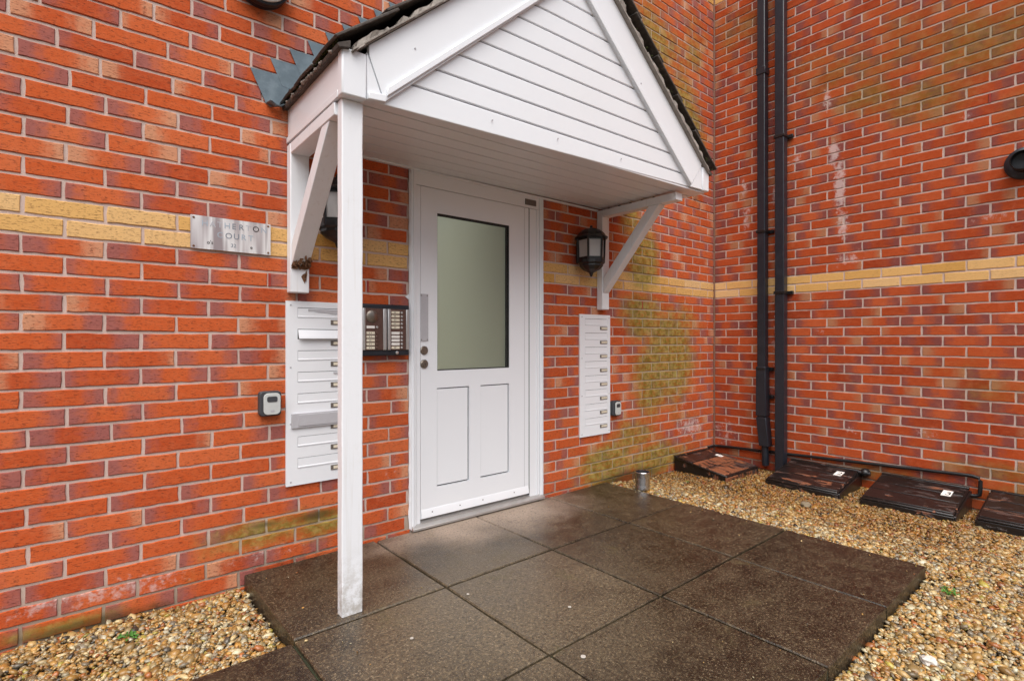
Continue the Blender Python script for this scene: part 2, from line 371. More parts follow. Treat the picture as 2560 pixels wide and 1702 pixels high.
# ------------------------------------------------------------------ brick walls
ROWOFF = {-20:-.01,-19:.006,-18:.001,-17:.019,-16:.008,-15:.017,-14:.012,-13:.008,-12:.01,-11:.022,-10:.008,-9:.003,-8:.001,-7:.001,-6:.004,
          -5:.002,-4:.002,-3:.009,-2:.003,-1:.004,0:.004,1:.005,2:0,3:.007,4:.005,5:.01,6:.009,7:.01,8:.016,9:-.007,10:-.019,11:-.026,12:-.061,13:-.07,14:-.06,15:-.05}
def brick_geo(wd, ht, fine, rs):
    """local: x 0..wd, z 0..ht, front at y=0, back at y=.014 ; returns verts, faces, dl"""
    if fine:
        nl = max(2, int(wd/.03)); pts = []
        j = lambda a: rs.uniform(-a*1.5, a*1.5)
        for i in range(nl): pts.append((wd*i/nl + (j(.002) if i else 0), j(.0011)))
        for i in range(2): pts.append((wd+j(.0013), ht*i/2))
        for i in range(nl): pts.append((wd-wd*i/nl + (j(.002) if i else 0), ht+j(.0011)))
        for i in range(2): pts.append((j(.0013), ht-ht*i/2))
    else: pts = [(0,0),(wd,0),(wd,ht),(0,ht)]
    n = len(pts); cx, cz = wd/2, ht/2; k = .0022
    rings = [[(x, .014, z) for x, z in pts], [(x, .0024, z) for x, z in pts],
             [(x+(k if x < cx else -k), 0, z+(k if z < cz else -k)) for x, z in pts]]
    vs = [p for r in rings for p in r]; fs = []
    for q in range(2):
        for i in range(n): fs.append((q*n+i, q*n+(i+1) % n, (q+1)*n+(i+1) % n, (q+1)*n+i))
    fs.append(tuple(range(2*n, 3*n)))
    return vs, fs
def set_attrs(me, wd_list, rn_list):
    """per-vertex dl, dr (float) and rnd (colour)"""
    a = me.attributes.new('dl', 'FLOAT', 'POINT'); a.data.foreach_set('value', np.asarray(wd_list[0], np.float32))
    a = me.attributes.new('dr', 'FLOAT', 'POINT'); a.data.foreach_set('value', np.asarray(wd_list[1], np.float32))
    a = me.attributes.new('rnd', 'FLOAT_COLOR', 'POINT'); a.data.foreach_set('color', np.asarray(rn_list, np.float32).ravel())
def row_bricks(cuts, lo, hi, z0, holes):
    out = []; cs = [c for c in sorted(cuts) if lo+.03 < c < hi-.03]; e = [lo]+cs+[hi]
    for a, b in zip(e[:-1], e[1:]):
        a2, b2 = a+.0052*(a != lo), b-.0052*(b != hi)
        segs = [(a2, b2)]
        for (h0, h1, hz0, hz1) in holes:
            if z0+C*.5 < hz1 and z0+C*.5 > hz0:
                ns = []
                for (p, q) in segs:
                    if q <= h0 or p >= h1: ns.append((p, q))
                    else:
                        if p < h0-.02: ns.append((p, h0))
                        if q > h1+.02: ns.append((h1, q))
                segs = ns
        out += segs
    return out
def build_wall(name, loc, rotz, label, rows, mat, matm, side):
    t = thing(name, loc, label, 'wall', rotz=rotz)
    rs = random.Random(3 if side else 5); items = []
    for k, z0, segs, buff in rows:
        for (a, b) in segs:
            wp = np.array([[XC, -u, z] if side else [u, 0, z] for u in (a, b) for z in (z0, z0+C)])
            q = px(wp); vis = 0
            if (q[:, 2] > .2).all():
                x0, x1 = np.clip([q[:, 0].min(), q[:, 0].max()], 0, 2560); y0, y1 = np.clip([q[:, 1].min(), q[:, 1].max()], 0, 1702)
                vis = (x1-x0)*(y1-y0)
                if not side and a > 1.0 and z0 > 2.0 and z0 < 2.05+(min(b, 4-b)-.75)*.85: vis = 0   # behind the canopy roof
            items.append((vis, k, a, b, z0, buff))
    order = sorted(range(len(items)), key=lambda i: -items[i][0]); top = set(order[:300])
    V, F, DL, DR, RN = [], [], [], [], []; nv = 0
    for i, (vis, k, a, b, z0, buff) in enumerate(items):
        wd, ht = b-a, C-.0104
        vs, fs = brick_geo(wd, ht, vis > 0, rs)
        types = [0, .5, 1.]
        L = rs.choices(types, (.22,.63,.15))[0]; R_ = rs.choices(types, (.36,.50,.14))[0]
        rn = (L, R_, min(1, max(0, rs.gauss(.5, .26))), buff)
        dy, tilt = rs.uniform(-.0016, .0012), rs.uniform(-.0012, .0012)
        vs = [(x, y+dy if y < .01 else y, z+tilt*(x/wd-.5)) for x, y, z in vs]
        zz = z0+.0052
        if i in top:
            me = bpy.data.meshes.new('brick'); me.from_pydata([(x-wd/2, y, z-ht/2) for x, y, z in vs], [], fs); me.update()
            set_attrs(me, ([v[0] for v in vs], [wd-v[0] for v in vs]), [rn]*len(vs)); me.materials.append(mat)
            o = bpy.data.objects.new('brick', me); COL.objects.link(o); o.parent = t; o.location = (a+wd/2, 0, zz+ht/2)
        else:
            V += [(a+x, y, zz+z) for x, y, z in vs]; F += [tuple(j+nv for j in f) for f in fs]; nv += len(vs)
            DL += [v[0] for v in vs]; DR += [wd-v[0] for v in vs]; RN += [rn]*len(vs)
    me = bpy.data.meshes.new('brickwork'); me.from_pydata(V, [], F); me.update(); set_attrs(me, (DL, DR), RN); me.materials.append(mat)
    o = bpy.data.objects.new('brickwork', me); COL.objects.link(o); o.parent = t; tag(o, kind='stuff')
    return t
BUFF = {0, 1, 38, 39}
rows = []
for k in range(-23, 46):
    z0 = zl(k); off = ROWOFF.get(k, -.02 if k > 15 else 0.)
    cuts = [i*H+off for i in range(-16, 17) if (i-(k+1)) % 2 == 0 and i*H+off < 1.90]
    cuts += [XC+.0104+i*H for i in range(-22, 0) if (i-(k+1)) % 2 == 0 and XC+.0104+i*H > 1.97]
    if k % 3 == 0: cuts = [c+rnd(-.004, .004) for c in cuts]
    else: cuts = [c+rnd(-.0025, .0025) for c in cuts]
    rows.append((k, z0, row_bricks(cuts, -1.7, XC-.009, z0, [(DX0-.004, DX1+.004, zl(-20)+.02, DZ1)]), 1. if k in BUFF else 0.))
wall = build_wall('brick_wall', (0,0,0), 0, 'orange red brick wall with the white front door in it', rows, M['brick_main'], M['mortar_main'], False)
m = MB(); m.box(-1.7, DX0, .0045, .22, zl(-23), zl(46)); m.box(DX1, XC+.2, .0045, .22, zl(-23), zl(46)); m.box(DX0, DX1, .0045, .22, DZ1, zl(46)); m.box(DX0, DX1, .0045, .22, zl(-23), zl(-20)-.006)
m.build('mortar', M['mortar_main'], wall)
rows = []
for k in range(-23, 46):
    z0 = zl(k); cuts = [i*H-.0035+rnd(-.003, .003) for i in range(1, 36) if (i-k) % 2 == 0]
    rows.append((k, z0, row_bricks(cuts, .008, 3.9, z0, []), 1. if k in BUFF else 0.))
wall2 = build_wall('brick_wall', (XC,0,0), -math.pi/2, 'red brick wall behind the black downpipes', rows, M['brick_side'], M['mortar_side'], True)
def wall2_part(mb, name, mat, **k):
    """world-space MB -> child of the rotated side wall"""
    o = mb.build(name, mat, None, **k); mw = wall2.matrix_world
    R_ = Matrix.Translation((XC,0,0)) @ Matrix.Rotation(-math.pi/2, 4, 'Z'); o.data.transform(R_.inverted()); o.parent = wall2; return o
wall2_part(MB().box(XC+.0045, XC+.22, -3.9, .0, zl(-23), zl(46)), 'mortar', M['mortar_side'])
mj = MB(); n = 60
pts = [(XC-.004+rnd(-.001,.001), -.003+rnd(-.001,.001), zl(-21)+i*(zl(46)-zl(-21))/n) for i in range(n+1)]
mj.tube(pts, [.0085+rnd(-.0012,.0012) for _ in pts], 8); mj.build('movement_joint', M['mastic'], wall, smooth=True)
def weep(mb, u, z, side):
    for i in range(6):
        zz = z-.027+i*.0092
        if side: mb.box(XC-.003, XC+.006, -u-.0042, -u+.0042, zz, zz+.0066)
        else: mb.box(u-.0042, u+.0042, -.003, .006, zz, zz+.0066)
    if side: mb.box(XC-.0005, XC+.006, -u-.0046, -u+.0046, z-.028, z+.028)
    else: mb.box(u-.0046, u+.0046, -.0005, .006, z-.028, z+.028)
for u in (.797, 1.248, 2.521, 3.412):
    q = MB(); weep(q, u, zl(-2)+C*.5, False); q.build('weep_vent', M['weep'], wall)
for u in (1.796, .917, .236):
    q = MB(); weep(q, u, zl(16)+C*.5, True); wall2_part(q, 'weep_vent', M['weep'])

# ------------------------------------------------------------------ pavement of concrete slabs
SR = math.radians(.9); SO = np.array([1.295, -.638])
def sp(i, j):      # local slab grid (metres) -> world
    return (SO[0]+i*math.cos(SR)-j*math.sin(SR), SO[1]+i*math.sin(SR)+j*math.cos(SR))
pave = thing('pavement', (SO[0], SO[1], .05), kind='structure')
xs = [-2.38, -1.785, -1.19, -.595, 0, .595, 1.165, 1.72]; ys = [.63, 0, -.595, -1.19]
for r in range(3):
    for c in range(7):
        if r == 0 and c < 3: continue
        i0, i1 = xs[c]+.0055, xs[c+1]-.0055; j1, j0 = ys[r]-.0055, ys[r+1]+.0055
        if r == 0: j1 = .632-.016*0 - (i0+i1)*.5*.0157
        zt = .05+rnd(-.0025, .0025); n = 9; mb = MB()
        per = [(i0+(i1-i0)*t/n, j0) for t in range(n)]+[(i1, j0+(j1-j0)*t/n) for t in range(n)]+[(i1-(i1-i0)*t/n, j1) for t in range(n)]+[(i0, j1-(j1-j0)*t/n) for t in range(n)]
        per = [(a+rnd(-.0013,.0013), b+rnd(-.0013,.0013)) for a, b in per]; N = len(per); cx, cy = (i0+i1)/2, (j0+j1)/2
        ring = lambda ins, z: [(*sp(a+(cx-a)*ins/.3, b+(cy-b)*ins/.3), z) for a, b in per]
        vs = ring(0, -.02)+ring(0, zt-.004)+ring(.004, zt)
        fs = [(q*N+t, q*N+(t+1) % N, (q+1)*N+(t+1) % N, (q+1)*N+t) for q in range(2) for t in range(N)]+[tuple(range(2*N, 3*N))]
        mb.add(vs, fs); mb.build('paving_slab', M['slab'], pave)
jb = MB()
for (a, b, c, d) in ((-2.38, 1.716, -1.186, -.001), (-.591, 1.716, -.001, .625)):
    P = [sp(a+.004, c+.004), sp(b-.004, c+.004), sp(b-.004, d-.004), sp(a+.004, d-.004)]
    jb.hexa([(*q, -.02) for q in P]+[(*q, .036) for q in P])
jb.build('joint_bed', M['slab_bed'], pave)

# ------------------------------------------------------------------ gravel (stuff)
def in_slab(x, y):
    dx, dy = x-SO[0], y-SO[1]; i = dx*math.cos(SR)+dy*math.sin(SR); j = -dx*math.sin(SR)+dy*math.cos(SR)
    return ((i > -2.40) & (i < 1.722) & (j > -1.192) & (j < .001)) | ((i > -.598) & (i < 1.722) & (j >= 0))
def gh(x, y):
    r = np.clip((x-3.0)/.6, 0, 1); right = .036*(1-r*r*(3-2*r))*np.clip((y+1.75)/.25, 0, 1)
    h = np.where(x > 2.9, right-.002, -.006)
    h = h+.004*np.sin(x*9+y*5)+.003*np.sin(x*23-y*17)
    h = np.where((x > 3.02)&(y > -.2), h-.004, h)
    return h
def gravel():
    s0 = .0132; pts = []
    for layer in range(2):
        for (x0, x1, y0, y1) in ((-.75, .72, -.68, -.004), (2.98, XC-.004, -2.95, -.004), (1.2, 3.05, -2.6, -1.80)):
            gx, gy = np.meshgrid(np.arange(x0, x1, s0), np.arange(y0, y1, s0)); gx = gx.ravel(); gy = gy.ravel()
            gx = gx+np.random.uniform(-.55, .55, gx.size)*s0; gy = gy+np.random.uniform(-.55, .55, gy.size)*s0
            k = ~in_slab(gx, gy) & (gx < XC-.006) & (gy < -.006) & (gx > x0) & ~((x0 == 1.2) & (gx > 2.975))
            gx, gy = gx[k], gy[k]; gz = gh(gx, gy)+np.random.uniform(-.004, .003, gx.size)+(.004*layer)
            q = px(np.stack([gx, gy, gz], -1)); v = (q[:, 2] > .3) & (q[:, 0] > -260) & (q[:, 0] < 2820) & (q[:, 1] < 1960)
            if layer: v &= np.random.rand(gx.size) < .62
            pts.append(np.stack([gx, gy, gz], -1)[v])
    st = []
    while len(st) < 90:
        a, b = np.random.uniform(.72, 3.0), np.random.uniform(-1.8, -.02)
        if min(3.0-a, b+1.82, a-.70) < np.random.exponential(.10)+.01: st.append((a, b, .0535))
    pts.append(np.array(st))
    P = np.concatenate(pts); n = len(P)
    t = (1+5**.5)/2; iv = np.array([(-1,t,0),(1,t,0),(-1,-t,0),(1,-t,0),(0,-1,t),(0,1,t),(0,-1,-t),(0,1,-t),(t,0,-1),(t,0,1),(-t,0,-1),(-t,0,1)])/math.hypot(1, t)
    fi = np.array([(0,11,5),(0,5,1),(0,1,7),(0,7,10),(0,10,11),(1,5,9),(5,11,4),(11,10,2),(10,7,6),(7,1,8),(3,9,4),(3,4,2),(3,2,6),(3,6,8),(3,8,9),(4,9,5),(2,4,11),(6,2,10),(8,6,7),(9,8,1)])
    s = np.exp(np.random.normal(0, .36, n)); a = .0100*s; a[-90:] *= .42; b = a*np.random.uniform(.55, .9, n); c = a*np.random.uniform(.32, .55, n)
    V = iv[None]*np.stack([a, b, c], -1)[:, None, :]*np.random.uniform(.80, 1.16, (n, 12, 1))
    tx, ty = np.random.normal(0, .42, n), np.random.normal(0, .42, n); th = np.random.uniform(0, 6.283, n)
    def rot(V, ang, i, j):
        cs, sn = np.cos(ang)[:, None], np.sin(ang)[:, None]; o = V.copy(); o[..., i] = V[..., i]*cs-V[..., j]*sn; o[..., j] = V[..., i]*sn+V[..., j]*cs; return o
    V = rot(rot(rot(V, tx, 1, 2), ty, 0, 2), th, 0, 1)+P[:, None, :]
    F = fi[None]+12*np.arange(n)[:, None, None]
    me = bpy.data.meshes.new('gravel'); me.vertices.add(n*12); me.vertices.foreach_set('co', V.astype(np.float32).ravel())
    me.loops.add(n*60); me.loops.foreach_set('vertex_index', F.astype(np.int32).ravel())
    me.polygons.add(n*20); me.polygons.foreach_set('loop_start', np.arange(0, n*60, 3, dtype=np.int32)); me.update(calc_edges=True)
    me.polygons.foreach_set('use_smooth', np.ones(n*20, bool))
    pal = np.array([(.40,.22,.075),(.46,.29,.13),(.33,.155,.045),(.54,.40,.23),(.58,.49,.36),(.24,.175,.115),(.36,.29,.23),(.36,.12,.04),(.15,.125,.105),(.48,.25,.07),(.055,.045,.04),(.62,.56,.47),(.42,.33,.08)])
    pr_ = np.array([.17,.15,.10,.13,.07,.07,.07,.06,.04,.08,.015,.025,.02]); pr_ = pr_/pr_.sum()
    cc = pal[np.random.choice(len(pal), n, p=pr_)]*np.random.uniform(.50, 1.2, (n, 1))
    wet = np.clip((P[:, 0]-3.15)/.5, 0, 1)*np.clip((P[:, 1]+2.1)/.4, 0, 1); tint = np.array([.60, .43, .20])
    cc = cc*(1-wet[:, None]*(1-tint)*.85)*np.array([.90, .93, .80])
    col = np.ones((n, 12, 4), np.float32); col[:, :, :3] = cc[:, None, :]
    at = me.attributes.new('col', 'FLOAT_COLOR', 'POINT'); at.data.foreach_set('color', col.ravel()); me.materials.append(M['gravel'])
    o = bpy.data.objects.new('gravel', me); COL.objects.link(o)
    tag(o, 'golden brown wet gravel along the foot of the walls', 'gravel', kind='stuff'); return n
NG = gravel()

# ------------------------------------------------------------------ front door
door = thing('front_door', (1.935, .02, .05), 'white half glazed front door with two lower panels', 'door')
YF = -.012     # face of frame
fr = MB()
fr.box(DX0, DX0+.03, YF-.006, .10, .062, DZ1-.004); fr.box(DX0+.03, 1.532, YF, .10, .064, DZ1-.09)
fr.box(DX1-.03, DX1, YF-.006, .10, .062, DZ1-.004); fr.box(2.285, DX1-.03, YF, .10, .064, DZ1-.09)
fr.box(DX0+.03, DX1-.03, YF+.001, .10, DZ1-.088, DZ1-.004)
fr.build('door_frame', M['upvc'], door, .003)
mb = MB(); mb.box(2.340, 2.347, YF-.004, YF+.01, .066, DZ1-.09); mb.box(DX0+.012, DX0+.017, YF-.010, YF, .066, DZ1-.01); mb.box(DX1-.017, DX1-.012, YF-.010, YF, .066, DZ1-.01)
mb.build('frame_bead', M['upvc'], door, .0015)
# mastic/plaster edge along the frame
sm = MB()
for xx in (DX0, DX1):
    pts = [(xx+rnd(-.0025,.0025), -.006, .07+i*.0305) for i in range(61)]; sm.tube(pts, [.006+rnd(-.0015,.002) for _ in pts], 6)
sm.build('sealant', M['upvc'], door, smooth=True)
hp = MB(); hp.prism([(DX0-.026,-.001,1.262),(DX0+.004,-.001,1.238),(DX0+.004,-.001,1.280)], (0,-.004,0)); hp.build('filler_patch', M['upvc'], door)
# leaf
LX0, LX1, LZ0, LZ1 = 1.5335, 2.280, .104, 1.842; YL = -.0095
GX0, GX1, GZ0, GZ1 = 1.634, 2.128, .876, 1.716
P1 = (1.632, 1.841, .257, .783); P2 = (1.918, 2.127, .257, .783)
lf = MB()
def fill(mb, rects, xs_, zs_, y0, y1):
    xs_ = sorted(set(xs_)); zs_ = sorted(set(zs_))
    for a, b in zip(xs_[:-1], xs_[1:]):
        for c, d in zip(zs_[:-1], zs_[1:]):
            mx, mz = (a+b)/2, (c+d)/2
            if not any(r[0] < mx < r[1] and r[2] < mz < r[3] for r in rects): mb.add([(a,y0,c),(b,y0,c),(b,y0,d),(a,y0,d)], [(0,1,2,3)])
    for r in rects:
        x0, x1, z0, z1 = r
        mb.add([(x0,y0,z0),(x1,y0,z0),(x1,y0,z1),(x0,y0,z1),(x0,y1,z0),(x1,y1,z0),(x1,y1,z1),(x0,y1,z1)], [(0,1,5,4),(1,2,6,5),(2,3,7,6),(3,0,4,7)])
hole = [(GX0,GX1,GZ0,GZ1), P1, P2]
fill(lf, hole, [LX0,LX1,GX0,GX1,P1[0],P1[1],P2[0],P2[1]], [LZ0,LZ1,GZ0,GZ1,P1[2],P1[3]], YL, YL+.02)
lf.add([(LX0,YL,LZ0),(LX1,YL,LZ0),(LX1,YL,LZ1),(LX0,YL,LZ1),(LX0,YL+.045,LZ0),(LX1,YL+.045,LZ0),(LX1,YL+.045,LZ1),(LX0,YL+.045,LZ1)], [(0,1,5,4),(1,2,6,5),(2,3,7,6),(3,0,4,7)])
leaf = lf.build('door_leaf', M['upvc'], door)
for P in (P1, P2):
    box('lower_panel', M['upvc'], leaf, P[0]+.003, P[1]-.0085, YL+.004, YL+.018, P[2]+.0075, P[3]-.006, .0015)
    g_ = MB(); g_.box(P[0], P[1], YL+.016, YL+.019, P[2], P[3]); g_.build('panel_gap_shade', M['gasket_and_shade'], leaf)  # dark sheet puts the shade of the gap around the panel into colour
gb = MB()
for (a, b, c, d) in ((GX0,GX1,GZ1-.013,GZ1),(GX0,GX1,GZ0,GZ0+.006),(GX0,GX0+.003,GZ0+.006,GZ1-.013),(GX1-.007,GX1,GZ0+.006,GZ1-.013),(GX1-.021,GX1-.015,GZ0+.006,GZ1-.013)): gb.box(a, b, YL+.004, YL+.015, c, d)
gb.build('glazing_gasket', M['gasket_and_shade'], leaf)
gp = MB(); gp.box(GX0, GX1, YL+.013, YL+.019, GZ0, GZ1); gp.build('glass_pane', M['glass'], leaf)
fp = box('finger_plate', M['grey_plate'], leaf, 1.531, 1.577, YL-.004, YL+.001, 1.033, 1.280, .0008)
for (xx, zz) in ((1.537,1.272),(1.571,1.272),(1.537,1.041),(1.571,1.041)): MB().lathe((xx,YL-.004,zz), [(.0032,0),(.0028,.0014),(0,.0016)], 'y', 8).build('screw', M['label_rim'], fp)
for zz, cyl in ((.985,0), (.914,1)):
    pr_ = [(.0225,0),(.0225,.005),(.019,.0085),(.0,.0085)] if not cyl else [(.0228,0),(.0228,.006),(.018,.0105),(.011,.0105),(.011,.014),(.0,.014)]
    lk = MB().lathe((1.553,YL,zz), pr_, 'y', 28).build('lock_rose', M['lock'], leaf, smooth=True)
    if cyl: box('keyhole', M['dark'], lk, 1.5518, 1.5542, YL-.0147, YL-.0135, zz-.008, zz+.006)
wb = MB(); wb.hexa([(LX0+.003,YL-.009,LZ0+.003),(LX1-.003,YL-.009,LZ0+.003),(LX1-.003,YL-.0005,LZ0+.003),(LX0+.003,YL-.0005,LZ0+.003),(LX0+.003,YL-.005,LZ0+.036),(LX1-.003,YL-.005,LZ0+.036),(LX1-.003,YL-.0005,LZ0+.05),(LX0+.003,YL-.0005,LZ0+.05)])
wbo = wb.build('weather_bar', M['upvc'], leaf, .002)
for xx in (1.60,1.775,1.93,2.16): MB().lathe((xx,YL-.0065,LZ0+.030), [(.0036,0),(.003,.0015),(0,.0018)], 'y', 10).build('screw', M['label_rim'], wbo)
box('head_label', M['label_rim'], door, 2.250, 2.336, YF-.004, YF+.001, 1.862, 1.896)
th = MB(); th.prism([(DX0+.004,.10,.062),(DX0+.004,.10,.098),(DX0+.004,.0,.094),(DX0+.004,-.022,.078),(DX0+.004,-.036,.070),(DX0+.004,-.036,.058)], (DX1-DX0-.008,0,0)); th.build('threshold', M['steelthr'], door, .0015)
dg_ = MB()
for i in range(4): dg_.box(DX0+.062, 2.285, -.0165+i*.0062, -.0145+i*.0062, .083+i*.0034, .0875+i*.0034)
dg_.build('threshold_ridge', M['steelthr'], door)
box('door_gap', M['dark'], door, LX0+.001, LX1, .012, .04, .094, .103)
box('frame_gap', M['dark'], door, 2.2805, 2.2848, YF+.0015, .01, .098, DZ1-.09)
box('leaf_groove', M['grey_plate'], leaf, 2.245, 2.2475, YL-.0006, YL+.004, LZ0+.004, LZ1-.003)
# painted brick sill
sill = MB(); sill.box(DX0, DX1, -.008, .0, .040, .0595)
sill.build('brick_sill', M['verge'], door, .002)
# unseen hallway; window and roof openings added to let daylight onto the glass
hall = MB(); hx0, hx1, hy0, hy1, hz0, hz1 = 1.0, 2.9, .221, 2.3, -.02, 2.4
hall.box(hx0-.1, hx0, hy0, hy1, hz0, hz1); hall.box(hx1, hx1+.1, hy0, hy1, hz0, hz1); hall.box(hx0, hx1, hy0, hy1, hz0-.1, hz0); hall.box(hx0, hx1, hy0, 1.3, hz1, hz1+.1)
hall.box(hx0, hx1, hy1, hy1+.1, hz0, .9); hall.box(hx0, hx1, hy1, hy1+.1, 2.3, hz1); hall.box(hx0, 1.15, hy1, hy1+.1, .9, 2.3); hall.box(2.8, hx1, hy1, hy1+.1, .9, 2.3)
ho = hall.build('hallway', M['hall'], base=(1.95,.23,0)); tag(ho, kind='structure')

# ------------------------------------------------------------------ porch canopy
CAN = thing('porch_canopy', (2.02, -.33, 1.92), 'white clad gabled porch canopy with dark tiled roof over the door', 'canopy')
def yf(x): return -.635-(x-1.0)*.0225            # front plane, slightly skewed
def zb(x): return 1.902+(x-.87)*.0215            # bottom edge rises to the right
AX = 2.01
def topL(x): return 2.094+.872*(x-.958)
def topR(x): return 2.100+.855*(3.08-x)
def inL(x): return 1.922+.872*(x-1.027)
def inR(x): return 1.945+.872*(2.962-x)
Y1, Y2 = .010, .001
# soffit boards run along the wall
ny = 7; edges = [-.012-i*(.632-.012)/ny for i in range(ny+1)]
for i in range(ny):
    a, b = edges[i]-.0035, edges[i+1]+.0035
    if i == 0: a = edges[0]
    def fx(y, x): return y*(1+(x-1)*.0225/.635)
    P = []
    for z in (0, .011):
        for (x, y) in ((.885, fx(a,.885)), (3.13, fx(a,3.13)), (3.13, fx(b,3.13)), (.885, fx(b,.885))): P.append((x, y, 1.9225+(x-.87)*.0068+z))
    MB().hexa(P).build('soffit_board', M['upvc_groove'], CAN, .0022)
P = []
for z in (0, .02):
    for (x, y) in ((.884, -.01), (3.131, -.01), (3.131, fx(-.625,3.131)), (.884, -.625)): P.append((x, y, 1.9305+(x-.87)*.0068+z))
MB().hexa(P).build('soffit_backing', M['dark'], CAN)
box('wall_trim', M['upvc'], CAN, 1.0, 2.90, -.022, -.002, 1.9165, 1.926, .001)
# side fascias
def fascia(x0, x1, zb0, zb1, zt, name='fascia'):
    yl = yf((x0+x1)/2)-.004
    MB().hexa([(x0,yl,zb0),(x1,yl,zb0),(x1,0,zb1),(x0,0,zb1),(x0,yl,zt),(x1,yl,zt),(x1,0,zt),(x0,0,zt)]).build(name, M['upvc'], CAN, .005)
fascia(.872, .892, 1.902, 1.908, 2.058); fascia(3.132, 3.150, 1.950, 1.944, 2.075)
MB().hexa([(.8668,-.600,1.901),(.8718,-.600,1.901),(.8718,0,1.907),(.8668,0,1.907),(.8668,-.600,1.927),(.8718,-.600,1.927),(.8718,0,1.933),(.8668,0,1.933)]).build('fascia_lip', M['upvc'], CAN, .002)
# box ends at front
def boxend(x0, x1, zt):
    y = yf((x0+x1)/2)
    MB().hexa([(x0,y-.012,zb(x0)-.004),(x1,y-.012,zb(x1)-.004),(x1,y+.03,zb(x1)-.004),(x0,y+.03,zb(x0)-.004),(x0,y-.012,zt),(x1,y-.012,zt),(x1,y+.03,zt),(x0,y+.03,zt)]).build('box_end', M['upvc'], CAN, .006, )
boxend(.866, .9585, 2.064); boxend(3.083, 3.152, 2.088)
def fpoly(name, mat, pts, out_, thick, bevel=.002):
    """polygon in the front plane (x,z), standing `out_` proud, with thickness"""
    return MB().prism([(x, yf(x)-out_, z) for x, z in pts], (0, thick, 0)).build(name, mat, CAN, bevel)
ZAi = inL(AX); ZAo = topL(AX)
# corner plates below the mitre
fpoly('corner_plate', M['upvc'], [(.960,zb(.96)+.001),(1.0255,zb(1.03)+.006),(.9665,2.060),(.960,2.076)], .007, .02)
fpoly('corner_plate', M['upvc'], [(2.964,zb(2.96)+.002),(3.081,zb(3.08)+.001),(3.081,2.092),(3.072,2.088)], .007, .02)
fpoly('bargeboard', M['upvc'], [(.9685,2.062),(1.0275,zb(1.03)+.008),(AX-.001,ZAi),(AX-.001,ZAo),(.966,2.100)], .010, .022, .0015)
fpoly('bargeboard', M['upvc'], [(AX+.001,ZAi),(2.961,zb(2.96)+.006),(3.070,2.090),(3.074,2.105),(AX+.001,ZAo)], .010, .022, .0015)
def strip(name, x0, x1, fz, wdt, out_, thick):
    fpoly(name, M['upvc'], [(x0,fz(x0)),(x1,fz(x1)),(x1,fz(x1)+wdt),(x0,fz(x0)+wdt)], out_, thick, .004)
strip('barge_lip', 1.034, AX-.002, lambda x: inL(x)+.004, .034, .020, .011)
strip('barge_lip', AX+.002, 2.956, lambda x: inR(x)+.004, .034, .020, .011)
MB().prism([(.962,yf(.962)-.018,zb(.962)),(1.030,yf(1.03)-.018,zb(1.03)+.004),(1.030,yf(1.03)-.018,zb(1.03)+.032),(.962,yf(.962)-.018,zb(.962)+.026)], (0,.012,0)).build('corner_lip', M['upvc'], CAN, .003)
# cladding boards
lines = [zb(2)-.004, 2.020, 2.112, 2.206, 2.298, 2.388, 2.478, 2.568, 2.66, 2.75]
for i in range(len(lines)-1):
    z0, z1 = lines[i], lines[i+1]-.0075
    l0, l1 = AX-(ZAi-z0)/.872-.012, AX-(ZAi-z1)/.872-.012; r0, r1 = AX+(ZAi-z0)/.872+.012, AX+(ZAi-z1)/.872+.012
    if i == 0: l0, r0 = max(l0, 1.0), min(r0, 2.985)
    l1 = min(l1, AX-.002); r1 = max(r1, AX+.002)
    if i == 0: pts = [(l0, zb(l0)+.003), (r0, zb(r0)+.003), (r1, z1), (l1, z1)]
    else: pts = [(l0, z0), (r0, z0), (r1, z1), (l1, z1)]
    fpoly('cladding_board', M['upvc_groove'], pts, -.004, .012, .004)
fpoly('cladding_backing', M['grey_plate'], [(1.03,1.95),(2.95,1.97),(AX,ZAi-.02)], -.013, .006, 0)
for (x, z) in ((1.52,1.975),(1.9,1.985),(2.35,1.985),(.985,2.05),(1.0,1.995),(1.15,2.15),(2.75,2.2),(2.5,2.42),(.92,2.035)):
    MB().lathe((x, yf(x)-(.0105 if x > 1.1 and x < 2.7 and z > 2.1 else .007 if x < 1.1 else .001)-.0, z), [(.0042,0),(.0035,.002),(0,.0025)], 'y', 8).build('pin', M['grey_plate'], CAN)
# roof tiles
def tile_mesh(mb, s0, s1, y0, y1, side, lift, curl):
    """s: distance up the slope from the eave"""
    sl = math.atan(.862); cs, sn = math.cos(sl), math.sin(sl)
    ex, ez = (.850, 2.058) if side < 0 else (3.186, 2.072)
    nseg = 5; rows_ = []
    for s in (s0, s1):
        top, bot = [], []
        for k in range(nseg+1):
            y = y0+(y1-y0)*k/nseg; prof = .003*math.sin(k/nseg*math.pi)**2
            h = lift+(curl if s == s0 else 0)+prof+(.011 if s == s0 else .0)
            for lst, hh in ((top, h+.011), (bot, h)): lst.append((ex-side*-1*0+(-side)*(s*cs)*1.0+side*hh*sn if False else ex+(-side)*s*cs+side*hh*sn, y, ez+s*sn+hh*cs))
        rows_.append((top, bot))
    n = nseg+1; vs = rows_[0][0]+rows_[0][1]+rows_[1][0]+rows_[1][1]; fs = []
    for k in range(nseg):
        fs += [(k, k+1, 2*n+k+1, 2*n+k), (n+k, 3*n+k, 3*n+k+1, n+k+1), (k, n+k, n+k+1, k+1), (2*n+k, 2*n+k+1, 3*n+k+1, 3*n+k)]
    fs += [(0, 2*n, 3*n, n), (n-1, 2*n-1, 4*n-1, 3*n-1)]
    mb.add(vs, fs)
